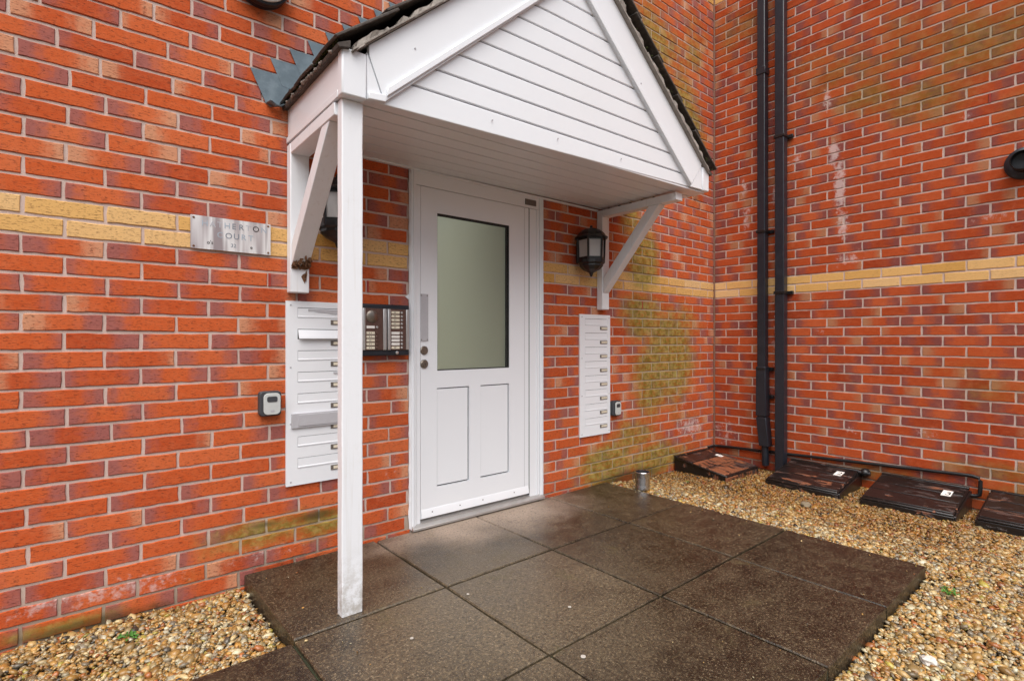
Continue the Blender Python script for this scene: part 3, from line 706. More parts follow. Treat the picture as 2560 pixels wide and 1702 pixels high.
for side in (-1, 1):
    for r in range(7):
        ycols = [-.004, -.215, -.43, -.672-(.05 if side > 0 else 0)]
        for c in range(3):
            mb = MB(); s0 = r*.245+rnd(-.006,.006); s1 = min(s0+.30, 1.60)
            tile_mesh(mb, s0, s1, ycols[c]-.002, ycols[c+1]+.002, side, .001+rnd(0,.002), rnd(0,.003)+(.003 if c == 2 else 0))
            mb.build('roof_tile', M['tile'], CAN, .003)
rd = MB()
for y0 in (-.0, -.36):
    rd = MB(); ar = [(AX+.11*math.cos(t), 3.03+.08*math.sin(t)+.03) for t in np.linspace(math.pi, 0, 9)]; ai = [(AX+.095*math.cos(t), 3.03+.066*math.sin(t)+.03) for t in np.linspace(0, math.pi, 9)]
    rd.prism([(x, y0, z) for x, z in ar+ai], (0, -.355, 0)); rd.build('ridge_tile', M['tile'], CAN, .003)
# verge mortar bed and undercloak at the front
def verge(x0, x1, fz, thick, n=70, y0=0., y1=-.030, jit=.012, gaps=()):
    mb = MB(); vs = []
    for i in range(n+1):
        x = x0+(x1-x0)*i/n; t = thick*(1 if not any(a < x < b for a, b in gaps) else .28); jt = jit*.5*math.sin(x*41)+jit*.3*math.sin(x*97+1)+rnd(-.002, .002)
        yy = yf(x)
        vs += [(x, yy+.05, fz(x)+.002), (x, yy+y1+rnd(-.006,.006), fz(x)+.002), (x, yy+y1+rnd(-.004,.008), fz(x)+t+jt), (x, yy+.05, fz(x)+t+jt)]
    fs = [(i*4+k, i*4+(k+1) % 4, i*4+4+(k+1) % 4, i*4+4+k) for i in range(n) for k in range(4)]+[(0,1,2,3), (4*n+3,4*n+2,4*n+1,4*n)]
    mb.add(vs, fs); return mb
verge(.905, AX, topL, .030, gaps=((1.035,1.075),(1.11,1.13))).build('verge_bed', M['verge'], CAN)
verge(AX, 3.135, topR, .034, gaps=((2.50,2.54),(3.07,3.2))).build('verge_bed', M['verge'], CAN)
uc = MB(); uc.prism([(.900,yf(.9)-.034,2.050+.0),(AX,yf(AX)-.034,topL(AX)),(AX,yf(AX)-.034,topL(AX)+.008),(.900,yf(.9)-.034,2.058)], (0,.07,0)); uc.build('undercloak', M['verge'], CAN, .001)
uc = MB(); uc.prism([(AX,yf(AX)-.034,topR(AX)),(3.12,yf(3.1)-.034,topR(3.12)),(3.12,yf(3.1)-.034,topR(3.12)+.008),(AX,yf(AX)-.034,topR(AX)+.008)], (0,.07,0)); uc.build('undercloak', M['verge'], CAN, .001)
# eaves underside left: batten edge + broken mortar
eb = MB(); eb.hexa([(.850,-.66,2.048),(.892,-.66,2.058),(.892,-.002,2.058),(.850,-.002,2.048),(.846,-.66,2.062),(.892,-.66,2.085),(.892,-.002,2.085),(.846,-.002,2.062)]); eb.build('eaves_batten', M['tile'], CAN, .002)
lump = MB()
for i in range(26):
    y = -.05-rnd(0,.56); r = rnd(.006,.013); lump.lathe((.850+rnd(-.003,.004), y, 2.058+rnd(-.002,.004)), [(0,-r*.6),(r,-r*.2),(r*.9,r*.3),(0,r*.6)], 'z', 6)
tag(lump.build('eaves_mortar', M['verge'], CAN), kind='stuff')
eb = MB(); eb.hexa([(3.135,-.70,2.055),(3.175,-.70,2.050),(3.175,-.002,2.050),(3.135,-.002,2.055),(3.135,-.70,2.09),(3.180,-.70,2.066),(3.180,-.002,2.066),(3.135,-.002,2.09)]); eb.build('eaves_batten', M['tile'], CAN, .002)
ms = MB()
for i in range(170):
    y = -.02-rnd(0,1)**.8*.62; r = rnd(.002,.006); ms.lathe((.850+rnd(-.007,.004), y, 2.077+rnd(-.006,.006)), [(0,-r*.5),(r,-r*.1),(r*.8,r*.4),(0,r*.7)], 'z', 5)
for i in range(60):
    x = rnd(2.2,3.17); r = rnd(.003,.008); ms.lathe((x, yf(x)-rnd(-.01,.03), topR(x)+.05+rnd(-.004,.004)), [(0,-r*.5),(r,-r*.1),(r*.8,r*.4),(0,r*.7)], 'z', 5)
tag(ms.build('moss', M['moss'], CAN), kind='stuff')
# stepped lead flashing on the wall
for i in range(9):
    x = .718+i*.0795; z = 2.197+i*C
    nx = x+.107; mb = MB()
    if i == 0: pts = [(x,z),(x+.11,z+.003),(x+.17,z-.02),(x+.13,2.075),(.800,2.050),(.780,2.062)]
    else: pts = [(x,z),(x+.11,z+.002),(x+.2,z-.05),(x+.18,z-.12),(x+.05,z-.11)]
    mb.prism([(a, -.003-.0006*(i % 3), b) for a, b in pts], (0, -.0022, 0)); mb.build('lead_step', M['lead'], CAN, .0006)
fl = MB(); vs = []
for t in np.linspace(0, 1, 14):
    a = .78+.085*t; ang = math.pi*t
    vs += [(a, -.006, 2.062-.022*math.sin(ang)+.03*t), (a+.006, -.062+.02*t, 2.058-.026*math.sin(ang)+.028*t)]
fl.add(vs, [(2*i, 2*i+1, 2*i+3, 2*i+2) for i in range(13)]); o = fl.build('lead_apron', M['lead'], CAN, smooth=True); md = o.modifiers.new('solid', 'SOLIDIFY'); md.thickness = .0025

# ------------------------------------------------------------------ timber brackets and post
def bracket(x0, x1, zt, name_label, rot):
    t = thing('wall_bracket', ((x0+x1)/2, -.03, 1.245), name_label, 'bracket', 'timber brackets under the porch canopy')
    d = .052
    pz0 = 1.247
    MB().box(x0, x1, -d, -.002, pz0, zt).build('bracket_post', M['paint'], t, .004)
    ye = -.564 if rot else -.625
    MB().box(x0+.001, x1-.001, ye, -d-.0015, zt-.046, zt).build('beam', M['paint'], t, .003)
    zs = 1.385; s = MB(); w_ = .046
    y0, z0, y1, z1 = -d-.002, zs, -.50, zt-.046
    dy, dz = y1-y0, z1-z0; L = math.hypot(dy, dz); 
    a = (y0, z0-.02); poly = [(y0, zs-.025), (y0, zs+.075), (-.425, z1-.0015), (-.505, z1-.0015)]
    s.prism([(x0+.004, y, z) for y, z in poly], (x1-x0-.008, 0, 0)); st = s.build('strut', M['paint'], t, .003)
    if rot:
        rm = MB(); rs = random.Random(4)
        for i in range(34):
            cx = rs.uniform(x0+.006, x1-.004); h = rs.uniform(.006, .042); wd = rs.uniform(.003, .009); zc = 1.352+rs.uniform(-.002,.028)+(.012 if cx > (x0+x1)/2 else 0)
            yy = -d-.001-max(0, (zc+h*.5-1.358))*.85-rs.uniform(0,.003)
            rm.prism([(cx-wd,yy,zc),(cx,yy-.002,zc-.004),(cx+wd,yy,zc+rs.uniform(-.003,.003)),(cx+wd*.4,yy-.001,zc+h*.6),(cx,yy,zc+h),(cx-wd*.6,yy-.001,zc+h*.5)], (0,.006,0))
        for (a, b, c, e) in ((x0+.056, 1.318, .010, .022),(x0+.066,1.325,.005,.03),(x0+.060,1.300,.004,.012)):
            rm.prism([(a-c,-d-.001,b),(a,-d-.001,b-e),(a+c,-d-.001,b+.004),(a+c*.5,-d-.001,b+e*.7),(a-c*.4,-d-.001,b+e*.4)], (0,-.003,0))
        for (a, b) in ((x0+.004, .040), (x0+.040, .044)):
            rm.prism([(a,-d-.006,1.352),(a+b*.5,-d-.010,1.349),(a+b,-d-.005,1.356),(a+b*.8,-d-.016,1.376),(a+b*.55,-d-.014,1.370),(a+b*.3,-d-.022,1.388),(a+b*.1,-d-.010,1.368)], (0,.010,0))
        rm.build('rotten_wood', M['rot'], t)
    else:
        for yy in (-.10,-.19,-.28,-.37,-.46): MB().box(x0-.002, x0+.016, yy-.012, yy, zt-.001, zt+.003).build('shim', M['dark'], t)
bracket(.868, .950, 1.897, 'left white wall bracket with a rotten brown patch at the foot of its strut', True)
bracket(2.906, 2.976, 1.922, 'sound white wall bracket above the right letterbox panel', False)
post = MB(); n = 24; rp = random.Random(9); vs = []
for i in range(n+1):
    z = .049+(1.899-.049)*i/n; j = lambda: rp.uniform(-.0007,.0007)
    vs += [(.880+j(),-.610+j(),z),(.958+j(),-.611+j(),z),(.958+j(),-.566,z),(.880+j(),-.566,z)]
post.add(vs, [(i*4+k, i*4+(k+1) % 4, i*4+4+(k+1) % 4, i*4+4+k) for i in range(n) for k in range(4)]+[(3,2,1,0),(4*n,4*n+1,4*n+2,4*n+3)])
po = post.build('support_post', M['paint'], base=(.919,-.571,.05), bevel=.004); tag(po, 'tall white square timber post holding up the canopy corner', 'post')

# ------------------------------------------------------------------ letterbox banks
def letterbox(x0, label, special):
    t = thing('letterbox_bank', (x0+.1525, 0, .39), label, 'letterbox', 'letterbox panels on either side of the door')
    z1, z0, x1 = 1.2125, .391, x0+.306
    pm = MB(); rects = []
    for i in range(8):
        ft = z1-.028-i*.0962; rects.append((x0+.050, x0+.276, ft-.046, ft))
    fill(pm, rects, [x0, x1]+[r[0] for r in rects]+[r[1] for r in rects], [z0, z1]+[r[2] for r in rects]+[r[3] for r in rects], -.010, -.003)
    pm.add([(x0,-.010,z0),(x1,-.010,z0),(x1,-.010,z1),(x0,-.010,z1),(x0,0,z0),(x1,0,z0),(x1,0,z1),(x0,0,z1)], [(0,1,5,4),(1,2,6,5),(2,3,7,6),(3,0,4,7)])
    pan = pm.build('panel', M['upvc'], t)
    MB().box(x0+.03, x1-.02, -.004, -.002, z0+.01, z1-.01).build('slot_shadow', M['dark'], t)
    for i, r in enumerate(rects):
        a, b, c, d = r[0]+.0012, r[1]-.0012, r[2]+.0012, r[3]-.002
        f = MB()
        if special and i == 1:      # flap pushed open
            f.prism([(a,-.011,d-.001),(a,-.016,d-.002),(a,-.028,c+.010),(a,-.030,c+.002),(a,-.026,c),(a,-.012,d-.006)], (b-a,0,0))
        else: f.prism([(a,-.006,d),(a,-.0100,d-.001),(a,-.0102,c+.008),(a,-.0122,c+.005),(a,-.0118,c),(a,-.006,c)], (b-a,0,0))
        fo = f.build('flap', M['upvc'], t)
        if special and i in (0, 3):
            q = MB(); xs_ = np.linspace(a+(.045 if i == 0 else .16), b-.004, 9)
            lowz = [d-.006-.5*(d-c)*(.25+.6*min(1, k/5))+rnd(-.003,.003) for k in range(9)]
            q.prism([(x, -.0122, d-.004) for x in xs_]+[(x, -.0122, z) for x, z in zip(xs_[::-1], lowz[::-1])], (0,.0008,0)); q.build('bare_metal', M['grey_plate'], fo)
        if special and i == 5:
            q = MB(); q.box(x0+.022, x1-.02, -.020, -.010, c-.012, d+.010); q.box(x0+.05, b+.004, -.0225, -.019, c-.004, d+.004); q.build('cover_plate', M['grey_plate'], fo, .001)
        nz = c-.030
        nh = MB().box(b-.076, b-.002, -.0135, -.0095, nz, nz+.022).build('name_holder', M['label_rim'] if True else None, t, .0006)
        box('name_card', M['label'], nh, b-.064, b-.005, -.0145, -.0134, nz+.0045, nz+.0175)
    for (xx, zz) in ((x0+.02,z1-.018),(x1-.013,z1-.02),(x0+.02,z1-.295),(x1-.013,z1-.295),(x0+.02,z0+.275),(x1-.013,z0+.275),(x0+.02,z0+.018),(x1-.013,z0+.02)):
        MB().lathe((xx,-.010,zz), [(.0042,0),(.0038,.0018),(0,.0024)], 'y', 10).build('screw', M['grey_plate'], t)
letterbox(.862, 'white letterbox panel left of the door partly hidden by the post', True)
letterbox(2.730, 'white letterbox panel right of the door below the bracket', False)

# ------------------------------------------------------------------ intercom
ic = thing('intercom', (1.33, 0, 1.08), 'black and silver door intercom with rows of call buttons', 'intercom')
ix0, ix1, iz0, iz1, iy = 1.196, 1.452, .962, 1.214, -.046
MB().box(ix0, ix1, iy+.006, -.001, iz0, iz1).build('housing', M['black'], ic, .006)
MB().box(ix0+.0, ix1+.018, -.012, -.0015, iz0+.012, iz1-.01).build('back_plate', M['grey_plate'], ic, .001)
mx = (ix0+ix1)/2+.004
for (a, b) in ((ix0+.004, ix0+.019), (mx-.022, mx-.004), (mx+.002, mx+.018), (ix1-.022, ix1-.006)):
    MB().box(a, b, iy-.004, iy+.008, iz0+.028, iz1-.022).build('silver_rail', M['alu'], ic, .003)
for (a, b) in ((ix0+.019, mx-.022), (mx+.018, ix1-.022)):
    MB().box(a+.0005, b-.0005, iy, iy+.01, iz0+.028, iz1-.022).build('fascia_plate', M['bronze'], ic, .001)
spk = MB().lathe((ix0+.052, iy, iz1-.062), [(.030,0),(.030,.003),(.024,.0065),(.010,.0085),(0,.009)], 'y', 28).build('speaker', M['lock'], ic, smooth=True)
def callrow(xa, xb, z, wht, alu_btn):
    o = box('name_slot', M['label_w'] if wht else M['label'], ic, xa, xb, iy-.0022, iy-.0005, z, z+.0125, .0004)
    MB().lathe((xb+.012, iy, z+.006), [(.006,0),(.006,.003),(.0045,.0045),(0,.0045)], 'y', 12).build('call_button', M['alu'] if alu_btn else M['bronze'], ic, smooth=True)  # flag picks an aluminium button, otherwise bronze
    if not wht:
        q = MB()
        for k in range(2): xx = xa+.014+k*.007+rnd(-.001,.001); q.box(xx, xx+.0022, iy-.0026, iy-.0021, z+.003, z+.0098)
        q.build('pen_mark', M['ink'], o)
for k in range(5): callrow(mx+.022, mx+.066, iz1-.045-k*.0185, False, True)
for k in range(5): callrow(mx+.022, mx+.066, iz1-.147-k*.0180, k < 4, True)
callrow(ix0+.024, ix0+.066, iz1-.119, True, True)
for k in range(5): callrow(ix0+.024, ix0+.066, iz1-.147-k*.0180, False, False)
MB().lathe((mx+.054, iy+.006, iz0+.014), [(.008,0),(.008,.006),(.005,.007),(0,.007)], 'y', 16).build('key_lock', M['alu'], ic, smooth=True)

# ------------------------------------------------------------------ key safes
def keysafe(x0, wd, z0, label):
    t = thing('key_safe', (x0+wd/2, 0, z0), label, 'key safe', 'grey key safes beside the letterboxes'); h = .106
    q = MB(); r = .016
    def rr(x0, x1, z0, z1, r, n=5):
        o = []
        for (cx, cz, a) in ((x1-r,z1-r,0),(x0+r,z1-r,90),(x0+r,z0+r,180),(x1-r,z0+r,270)):
            for i in range(n+1): t_ = math.radians(a+90*i/n); o.append((cx+r*math.cos(t_), cz+r*math.sin(t_)))
        return o
    q.prism([(x,-.001,z) for x, z in rr(x0,x0+wd,z0,z0+h,.014)], (0,-.034,0)); q.build('body', M['safe_body'], t, .004)
    q = MB(); q.prism([(x,-.036,z) for x, z in rr(x0+wd*.17,x0+wd*.95,z0+.006,z0+h-.008,.018)], (0,-.005,0)); f = q.build('front_cover', M['safe_front'], t, .002)
    q = MB(); q.prism([(x,-.0415,z) for x, z in rr(x0+wd*.32,x0+wd*.80,z0+.060,z0+.084,.008)], (0,-.0012,0)); q.build('dial_window', M['safe_body'], f, .0005)
    box('badge', M['grey_plate'], f, x0+wd*.48, x0+wd*.66, -.0420, -.0411, z0+.018, z0+.026)
keysafe(.748, .088, .713, 'larger looking grey key safe left of the left letterbox panel')
keysafe(3.043, .080, .508, 'grey key safe low down right of the right letterbox panel')

# ------------------------------------------------------------------ name plate
sg = thing('name_plate', (.648, 0, 1.405), 'worn shiny metal name plate screwed over the yellow brick band', 'sign')
plate = MB().box(.499, .799, -.0085, -.0055, 1.4055, 1.5385).build('plate', M['steel'], sg, .0006)
g = G('polished_plate'); p = g.pos(); st_ = g.noise(g.scale(p, (14, 1, 1.2)), 1, 3, .5)
M['plate'] = g.out(g.ramp(st_, [(.30,(.30,.27,.29)),(.47,(.44,.39,.40)),(.58,(.78,.77,.77)),(.66,(.33,.28,.29))]), .45, Metallic=.35)
plate.data.materials[0] = M['plate']
for (xx, zz) in ((.510,1.529),(.789,1.529),(.510,1.415),(.789,1.415)): MB().lathe((xx,-.0085,zz), [(.0044,0),(.004,.002),(0,.0026)], 'y', 10).build('screw', M['rot'], sg)
FR = ((1,0,0),(0,0,1)); lx = .537; yl = -.0088
for ch, mk, dx in (('H','ink_pale',.029),('A','ink_faint',.027),('T','ink_faint',.025),('H','ink_pale',.029),('E','ink_mid',.026),('R','ink_mid',.027),('T','ink_faint',.026),('O','ink',.032),('N','ink_pale',.03)):
    text('letter', ch, M[mk], plate, (lx, yl, 1.499), .0335, FR); lx += dx
lx = .592
for ch, mk, dx in (('C','ink_pale',.030),('O','ink_mid',.031),('U','ink_mid',.029),('R','ink_pale',.028),('T','ink_pale',.027)):
    text('letter', ch, M[mk], plate, (lx, yl, 1.458), .0335, FR); lx += dx
text('letter', "o's", M['ink'], plate, (.556, yl, 1.428), .021, FR); text('letter', '32', M['ink_mid'], plate, (.643, yl, 1.424), .021, FR); text('letter', 'e', M['ink'], plate, (.717, yl, 1.424), .021, FR)

# ------------------------------------------------------------------ wall lanterns
def lantern(x, label):
    t = thing('wall_lantern', (x, 0, 1.455), label, 'lantern', 'black wall lanterns flanking the door')
    yc = -.098; a0, a1 = math.pi/6, 2*math.pi+math.pi/6
    def half(prof, n=6): return MB().lathe((x, yc, 0), prof, 'z', n, a0, a1)
    MB().box(x-.042, x+.042, -.012, -.001, 1.545, 1.690).build('back_plate', M['black_metal'], t, .004)
    MB().tube([(x, -.008, 1.60), (x, -.03, 1.575), (x, yc, 1.535)], .011, 10).build('arm', M['black_metal'], t, smooth=True)
    half([(0,1.700),(.108,1.700),(.110,1.706),(.096,1.716),(.082,1.736),(.056,1.757),(.022,1.766),(.010,1.770),(.009,1.784),(.0,1.790)], 12).build('cap', M['black_metal'], t)
    R_ = .092
    for i in range(6):
        a = a0+(a1-a0)*i/6; MB().tube([(x+R_*math.cos(a), yc+R_*math.sin(a), 1.700), (x+R_*.93*math.cos(a), yc+R_*.93*math.sin(a), 1.545)], .0075, 6).build('bar', M['black_metal'], t)
    half([(0,1.556),(R_*.97,1.560),(R_*.97,1.540),(R_*.84,1.530),(.078,1.520),(.056,1.498),(.028,1.484),(.014,1.476),(.010,1.462),(.006,1.454),(0,1.452)], 12).build('base_bowl', M['black_metal'], t)
    half([(R_*.99,1.700),(R_*.99,1.686)]).build('glazing_rail', M['black_metal'], t)
    half([(R_*.975,1.576),(R_*.96,1.545)]).build('glazing_rail', M['black_metal'], t)
    for i in range(6):
        aa, ab = a0+(a1-a0)*i/6, a0+(a1-a0)*(i+1)/6; q = MB()
        P = [(x+R_*k*.95*math.cos(a), yc+R_*k*.95*math.sin(a), z) for a, k, z in ((aa,.95,1.56),(ab,.95,1.56),(ab,.99,1.698),(aa,.99,1.698))]
        nrm = np.array([math.cos((aa+ab)/2), math.sin((aa+ab)/2), 0])*-.002
        q.prism(P, nrm); q.build('glass_pane', M['lampglass'], t)
    MB().lathe((x, yc, 0), [(0,1.565),(.014,1.565),(.018,1.60),(.022,1.63),(.020,1.66),(0,1.672)], 'z', 12).build('bulb', M['bulb'], t, smooth=True)
lantern(1.062, 'black wall lantern half hidden behind the white post')
lantern(2.744, 'black wall lantern right of the door next to the bracket')

# ------------------------------------------------------------------ bulkhead light over the left wall
bl = thing('bulkhead_light', (.755, 0, 2.56), 'round bulkhead light cut off by the top edge above the left wall', 'light')
MB().lathe((.755,-.002,2.572), [(.112,0),(.114,.018),(.110,.026),(0,.026)], 'y', 36).build('base', M['black'], bl, smooth=True)
MB().lathe((.755,-.028,2.572), [(.104,0),(.108,.015),(.106,.040),(.085,.058),(.04,.066),(0,.068)], 'y', 36).build('lens', M['label_w'], bl, smooth=True)
MB().lathe((.755,-.028,2.572), [(.113,0),(.117,.008),(.116,.030),(.108,.034)], 'y', 36).build('rim', M['black'], bl, smooth=True)

# ------------------------------------------------------------------ downpipes
def downpipe(y0, y1, zt, zb_, label, joints, clips, shoe=None):
    t = thing('downpipe', (4.36, (y0+y1)/2, zb_), label, 'pipe', 'square black downpipes'); xo0, xo1 = 4.325, 4.390
    MB().box(xo0, xo1, y0, y1, zb_, zt).build('pipe', M['black'], t, .006)
    for z in joints: MB().box(xo0-.005, xo1+.004, y0-.005, y1+.005, z, z+.055).build('socket', M['black'], t, .003)
    for z in clips:
        MB().box(xo0-.006, xo1+.006, y0-.006, y1+.006, z, z+.022).build('clip', M['black_metal'], t, .002)
        MB().box(4.395, XC-.001, y0-.035, y1+.012, z-.002, z+.024).build('clip_lug', M['black_metal'], t, .002)
    return t
d1 = downpipe(-.482, -.420, zl(46), .40, 'left hand black square downpipe ending in a lower socket', (3.14,), (1.888, .800, .578))
MB().hexa([(4.318,-.492,.44),(4.394,-.492,.44),(4.394,-.412,.44),(4.318,-.412,.44),(4.320,-.488,.83),(4.394,-.488,.83),(4.394,-.414,.83),(4.320,-.414,.83)]).build('socket', M['black'], d1, .004)
MB().hexa([(4.322,-.512,.205),(4.394,-.512,.205),(4.394,-.436,.205),(4.322,-.436,.205),(4.320,-.492,.43),(4.392,-.492,.43),(4.392,-.414,.43),(4.320,-.414,.43)]).build('shoe', M['black'], d1, .004)
MB().tube([(4.36,-.468,.21),(4.365,-.470,.05)], .026, 16).build('outlet', M['black'], d1, smooth=True)
downpipe(-.628, -.558, zl(46), .02, 'right hand black square downpipe running straight to the ground', (), (2.60, 1.395))

# ------------------------------------------------------------------ gas pipes and meter boxes
gp_ = MB(); r_ = .011
pa = [(4.30,-.018,.128),(4.38,-.018,.131),(4.398,-.025,.132),(4.402,-.045,.133)]+[(4.402,-.045-i*.10,.134+.0044*i+rnd(-.001,.001)) for i in range(1,17)]
pa += [(4.400,-1.715,.207),(4.398,-1.748,.200),(4.396,-1.757,.185),(4.394,-1.755,.12),(4.393,-1.752,.100),(4.390,-1.735,.090),(4.385,-1.69,.089)]
gp_.tube(pa, r_, 10); o = gp_.build('gas_pipe', M['black_metal'], base=(4.40,-.9,.13), smooth=True); tag(o, 'thin black gas pipe running low along the red wall above the meter boxes', 'pipe')
fs_ = MB().lathe((4.40,-1.175,.10), [(0,-.06),(.028,-.06),(.034,-.045),(.034,-.01),(.024,.0),(.015,.01),(0,.012)], 'x', 16)
def meterbox(side, a0, a1, zbk, zfr, front, matb, matl, label, num, planks):
    """side: lid slopes towards -x, box runs along y from a0 to a1 ; else slopes to -y, runs along x"""
    c = ((front+XC)/2, (a0+a1)/2, 0) if side else ((a0+a1)/2, front/2, 0)
    t = thing('meter_box', c, label, 'meter box', 'low meter boxes against the side wall')
    def P(d, a, z):    # d: 0 at wall .. 1 at front
        return ((XC-.012)+(front-XC+.012)*d, a, z) if side else (a, -.012+(front+.012)*d, z)
    def hx(d0, d1, a, b, zf):   # zf(d)->(bottom, top)
        q = [P(d0,a,zf(d0)[0]),P(d1,a,zf(d1)[0]),P(d1,b,zf(d1)[0]),P(d0,b,zf(d0)[0]),P(d0,a,zf(d0)[1]),P(d1,a,zf(d1)[1]),P(d1,b,zf(d1)[1]),P(d0,b,zf(d0)[1])]
        return MB().hexa(q)
    ztop = lambda d: zbk+(zfr-zbk)*d
    hx(0, .97, a0+.010, a1-.010, lambda d: (-.03, ztop(d)-.014)).build('box_body', matb, t, .004)
    lid = hx(0, 1, a0, a1, lambda d: (ztop(d)-.013, ztop(d))).build('lid', M['meter1b'], t, .006)
    hx(.965, 1.0, a0+.002, a1-.002, lambda d: (-.012, ztop(d)-.014)).build('lid_front', matl, t, .004)
    ed = [0, .06, .36, .63, .97]
    for i in range(planks):
        hx(ed[i]+.009, ed[i+1]-.009, a0+.006*(1 if a1 > a0 else -1), a1-.006*(1 if a1 > a0 else -1), lambda d: (ztop(d)-.002, ztop(d)+.0055)).build('lid_rib', M['meter2'] if (matl == M['meter1'] and i < 2) else matl, lid, .003)
    hx(-.0, .05, a0, a1, lambda d: (ztop(d)-.002, ztop(d)+.010)).build('hinge', matb, lid, .004)
    # number plate
    if num:
        if side:
            yN = a1+(.085 if num == '2' else .075); d0, d1 = (.22, .40) if num == '2' else (.27, .46); e = -.048
            A = np.array(P(d1, yN+.03, ztop(d1)+.0064)); B = np.array(P(d1, yN-.018, ztop(d1)+.0064)); D_ = np.array(P(d0, yN+.03, ztop(d0)+.0064))
        else:
            xN = a1-.11; d0, d1 = .30, .42
            A = np.array(P(d1, xN, ztop(d1)+.0064)); B = np.array(P(d1, xN+.045, ztop(d1)+.0064)); D_ = np.array(P(d0, xN, ztop(d0)+.0064))
        r = (B-A); u = (D_-A); nrm = np.cross(r, u); nrm /= np.linalg.norm(nrm)
        if nrm[2] < 0: nrm = -nrm
        q = MB().prism([A, A+r, A+r+u, A+u], nrm*.0018); pl = q.build('number_plate', M['label_w'], lid)
        rn, un = r/np.linalg.norm(r), u/np.linalg.norm(u); hgt = np.linalg.norm(u)
        text('number', num, M['ink'], pl, tuple(A+r*.26+u*.16+nrm*.0022), hgt*.92, (tuple(rn), tuple(un)), .0004)
    return t
meterbox(False, 3.80, 4.285, .118, .048, -.455, M['meter1b'], M['meter1'], 'orange brown meter box with peeling paint in the corner of the walls', '1', 4)
meterbox(True, -.650, -1.115, .122, .046, 3.985, M['meter1b'], M['meter2'], 'black and orange peeling meter box with the number 2 plate', '2', 4)
meterbox(True, -1.245, -1.705, .128, .046, 4.000, M['meter1b'], M['meter3'], 'black peeling meter box with the number 3 plate', '3', 4)
meterbox(True, -1.805, -2.29, .136, .060, 3.998, M['meter1b'], M['meter3'], 'black meter box cut off by the right edge of the picture', None, 4)
rg = thing('gas_regulator', (4.37, -1.145, .09), 'round black gas regulator between the second and third meter boxes', 'regulator')
MB().lathe((4.405,-1.150,.118), [(0,.0),(.020,.0),(.030,.008),(.030,.03),(.022,.042),(.012,.05),(0,.052)], 'x', 18).build('valve_body', M['black_metal'], rg, smooth=True)
MB().tube([(4.37,-1.115,.118),(4.375,-1.185,.116)], .015, 12).build('valve_stem', M['black_metal'], rg, smooth=True)

# ------------------------------------------------------------------ flue terminal on the side wall
ft = thing('flue_terminal', (XC, -1.945, 2.067), 'round black flue terminal on the red wall at the right edge', 'vent')
MB().lathe((XC-.001,-1.952,2.067), [(.094,0),(.093,.012),(.080,.022),(.066,.026),(.058,.028)], 'x', 40).build('wall_ring', M['black'], ft, smooth=True)
MB().lathe((XC-.001,-1.952,2.067), [(.058,.0),(.058,.105),(.052,.108),(.050,.06),(0,.055)], 'x', 32).build('flue_tube', M['black_metal'], ft, smooth=True)

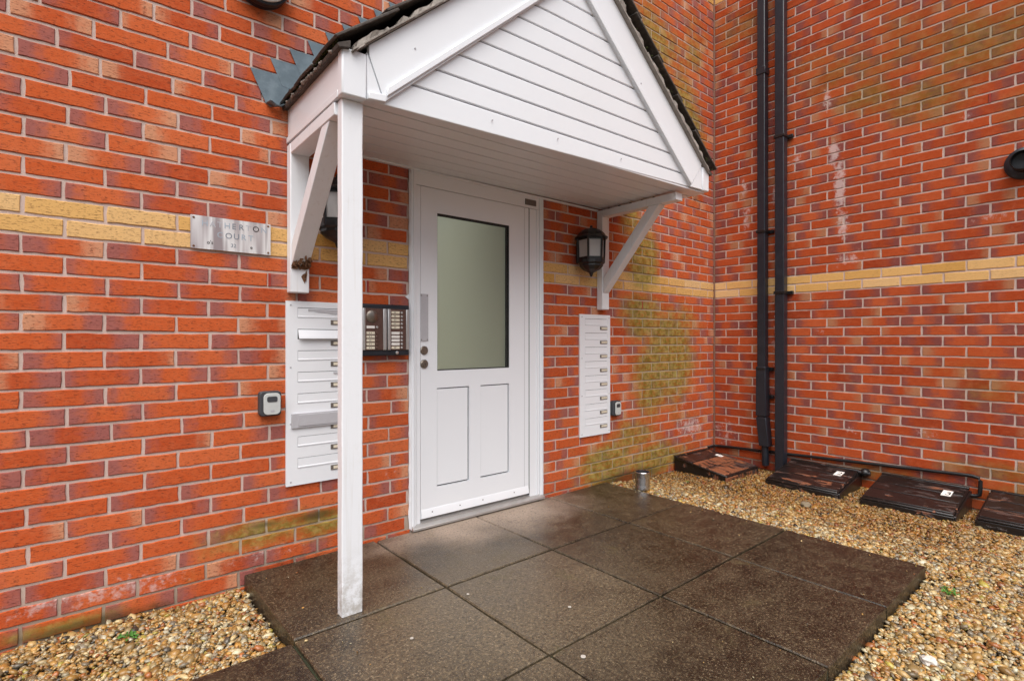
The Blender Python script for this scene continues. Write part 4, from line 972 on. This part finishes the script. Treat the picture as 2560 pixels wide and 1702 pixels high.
# ------------------------------------------------------------------ small things on the ground
tc = thing('tin_can', (3.055, -.270, .05), 'empty silver tin can at the far corner of the paving', 'can')
KC = 1.5
prof = [(.0,0),(.030,0),(.0325,.002),(.0325,.018)]
for i in range(4): z = .018+i*.009; prof += [(.0313,z+.0045),(.0325,z+.009)]
prof += [(.0325,.074),(.0338,.076),(.0325,.078),(.0305,.077),(.0305,.01),(0,.01)]
MB().lathe((3.055,-.270,.051), [(a*KC, b*KC) for a, b in prof], 'z', 28).build('can_body', M['tin'], tc, smooth=True)
for i, (x, y, r, lab) in enumerate(((1.328,-.745,.006,'pale gum spot on the middle paving slab nearest the post'), (1.564,-1.064,.0065,'pale round gum spot in the centre of the paving'),
        (1.377,-1.308,.009,'largest pale gum spot near the bottom edge of the paving'), (1.011,-.879,.006,'pale gum spot on the slab in front of the post'))):
    pts = [(x+r*(1+rnd(-.15,.15))*math.cos(t), y+r*(1+rnd(-.15,.15))*math.sin(t), .0505) for t in np.linspace(0, 6.283, 12, endpoint=False)]
    o = MB().prism(pts, (0,0,.0025)).build('gum_spot', M['gum'], base=(x,y,.051), bevel=.001); tag(o, lab, 'gum', 'gum spots on the paving')
def weed(x, y, z, s, n, label):
    t = thing('weed', (x,y,z), label, 'weed', 'small weeds in the gravel'); r = random.Random(int(x*1000)); lf = MB(); stm = MB()
    for i in range(n):
        a = r.uniform(0, 6.283); l = s*r.uniform(.4, 1.); h = s*r.uniform(.25, .8); c = np.array([x,y,z]); d = np.array([math.cos(a), math.sin(a), 0])
        tip = c+d*l+np.array([0,0,h]); stm.tube([c, c+d*l*.5+np.array([0,0,h*.75]), tip], .0009, 4)
        sd_ = np.cross(d, (0,0,1)); lw = s*r.uniform(.13,.24)
        lf.add([tip-d*lw*.6, tip+sd_*lw+np.array([0,0,.002]), tip+d*lw*1.4-np.array([0,0,lw*.4]), tip-sd_*lw+np.array([0,0,.002]), tip+np.array([0,0,-.0015])+d*lw*.3], [(0,1,4),(1,2,4),(2,3,4),(3,0,4)])
    lf.build('leaf', M['moss_green'], t); stm.build('stem', M['moss_green'], t)
weed(.289, -.173, -.004, .028, 34, 'bright green weed in the gravel at the left wall')
weed(2.900, -1.900, .0, .034, 22, 'green weed in the gravel at the near right corner of the paving')
weed(3.561, -.29, .012, .016, 10, 'tiny green weed in the gravel in front of the corner meter box')
def stone(x, y, z, r, mat, label, seed):
    me = bpy.data.meshes.new('stone'); bm = bmesh.new(); bmesh.ops.create_icosphere(bm, subdivisions=2, radius=r); q = random.Random(seed)
    for v in bm.verts: v.co *= q.uniform(.75, 1.15); v.co.z *= .6
    bm.to_mesh(me); bm.free(); me.materials.append(mat); o = bpy.data.objects.new('stone', me); COL.objects.link(o); o.location = (x,y,z); tag(o, label, 'stone')
stone(3.657, -1.051, .012, .036, simple('dull_stone', (.20,.16,.105), .8, .2, 50, .5), 'large dull brown stone in the gravel in front of the number 2 box', 2)
stone(2.285, -1.975, .004, .024, simple('white_stone', (.58,.55,.50), .7, .1, 50, .5), 'white broken stone in the gravel near the bottom right', 5)
print('pebbles', NG, 'objects', len(bpy.data.objects))
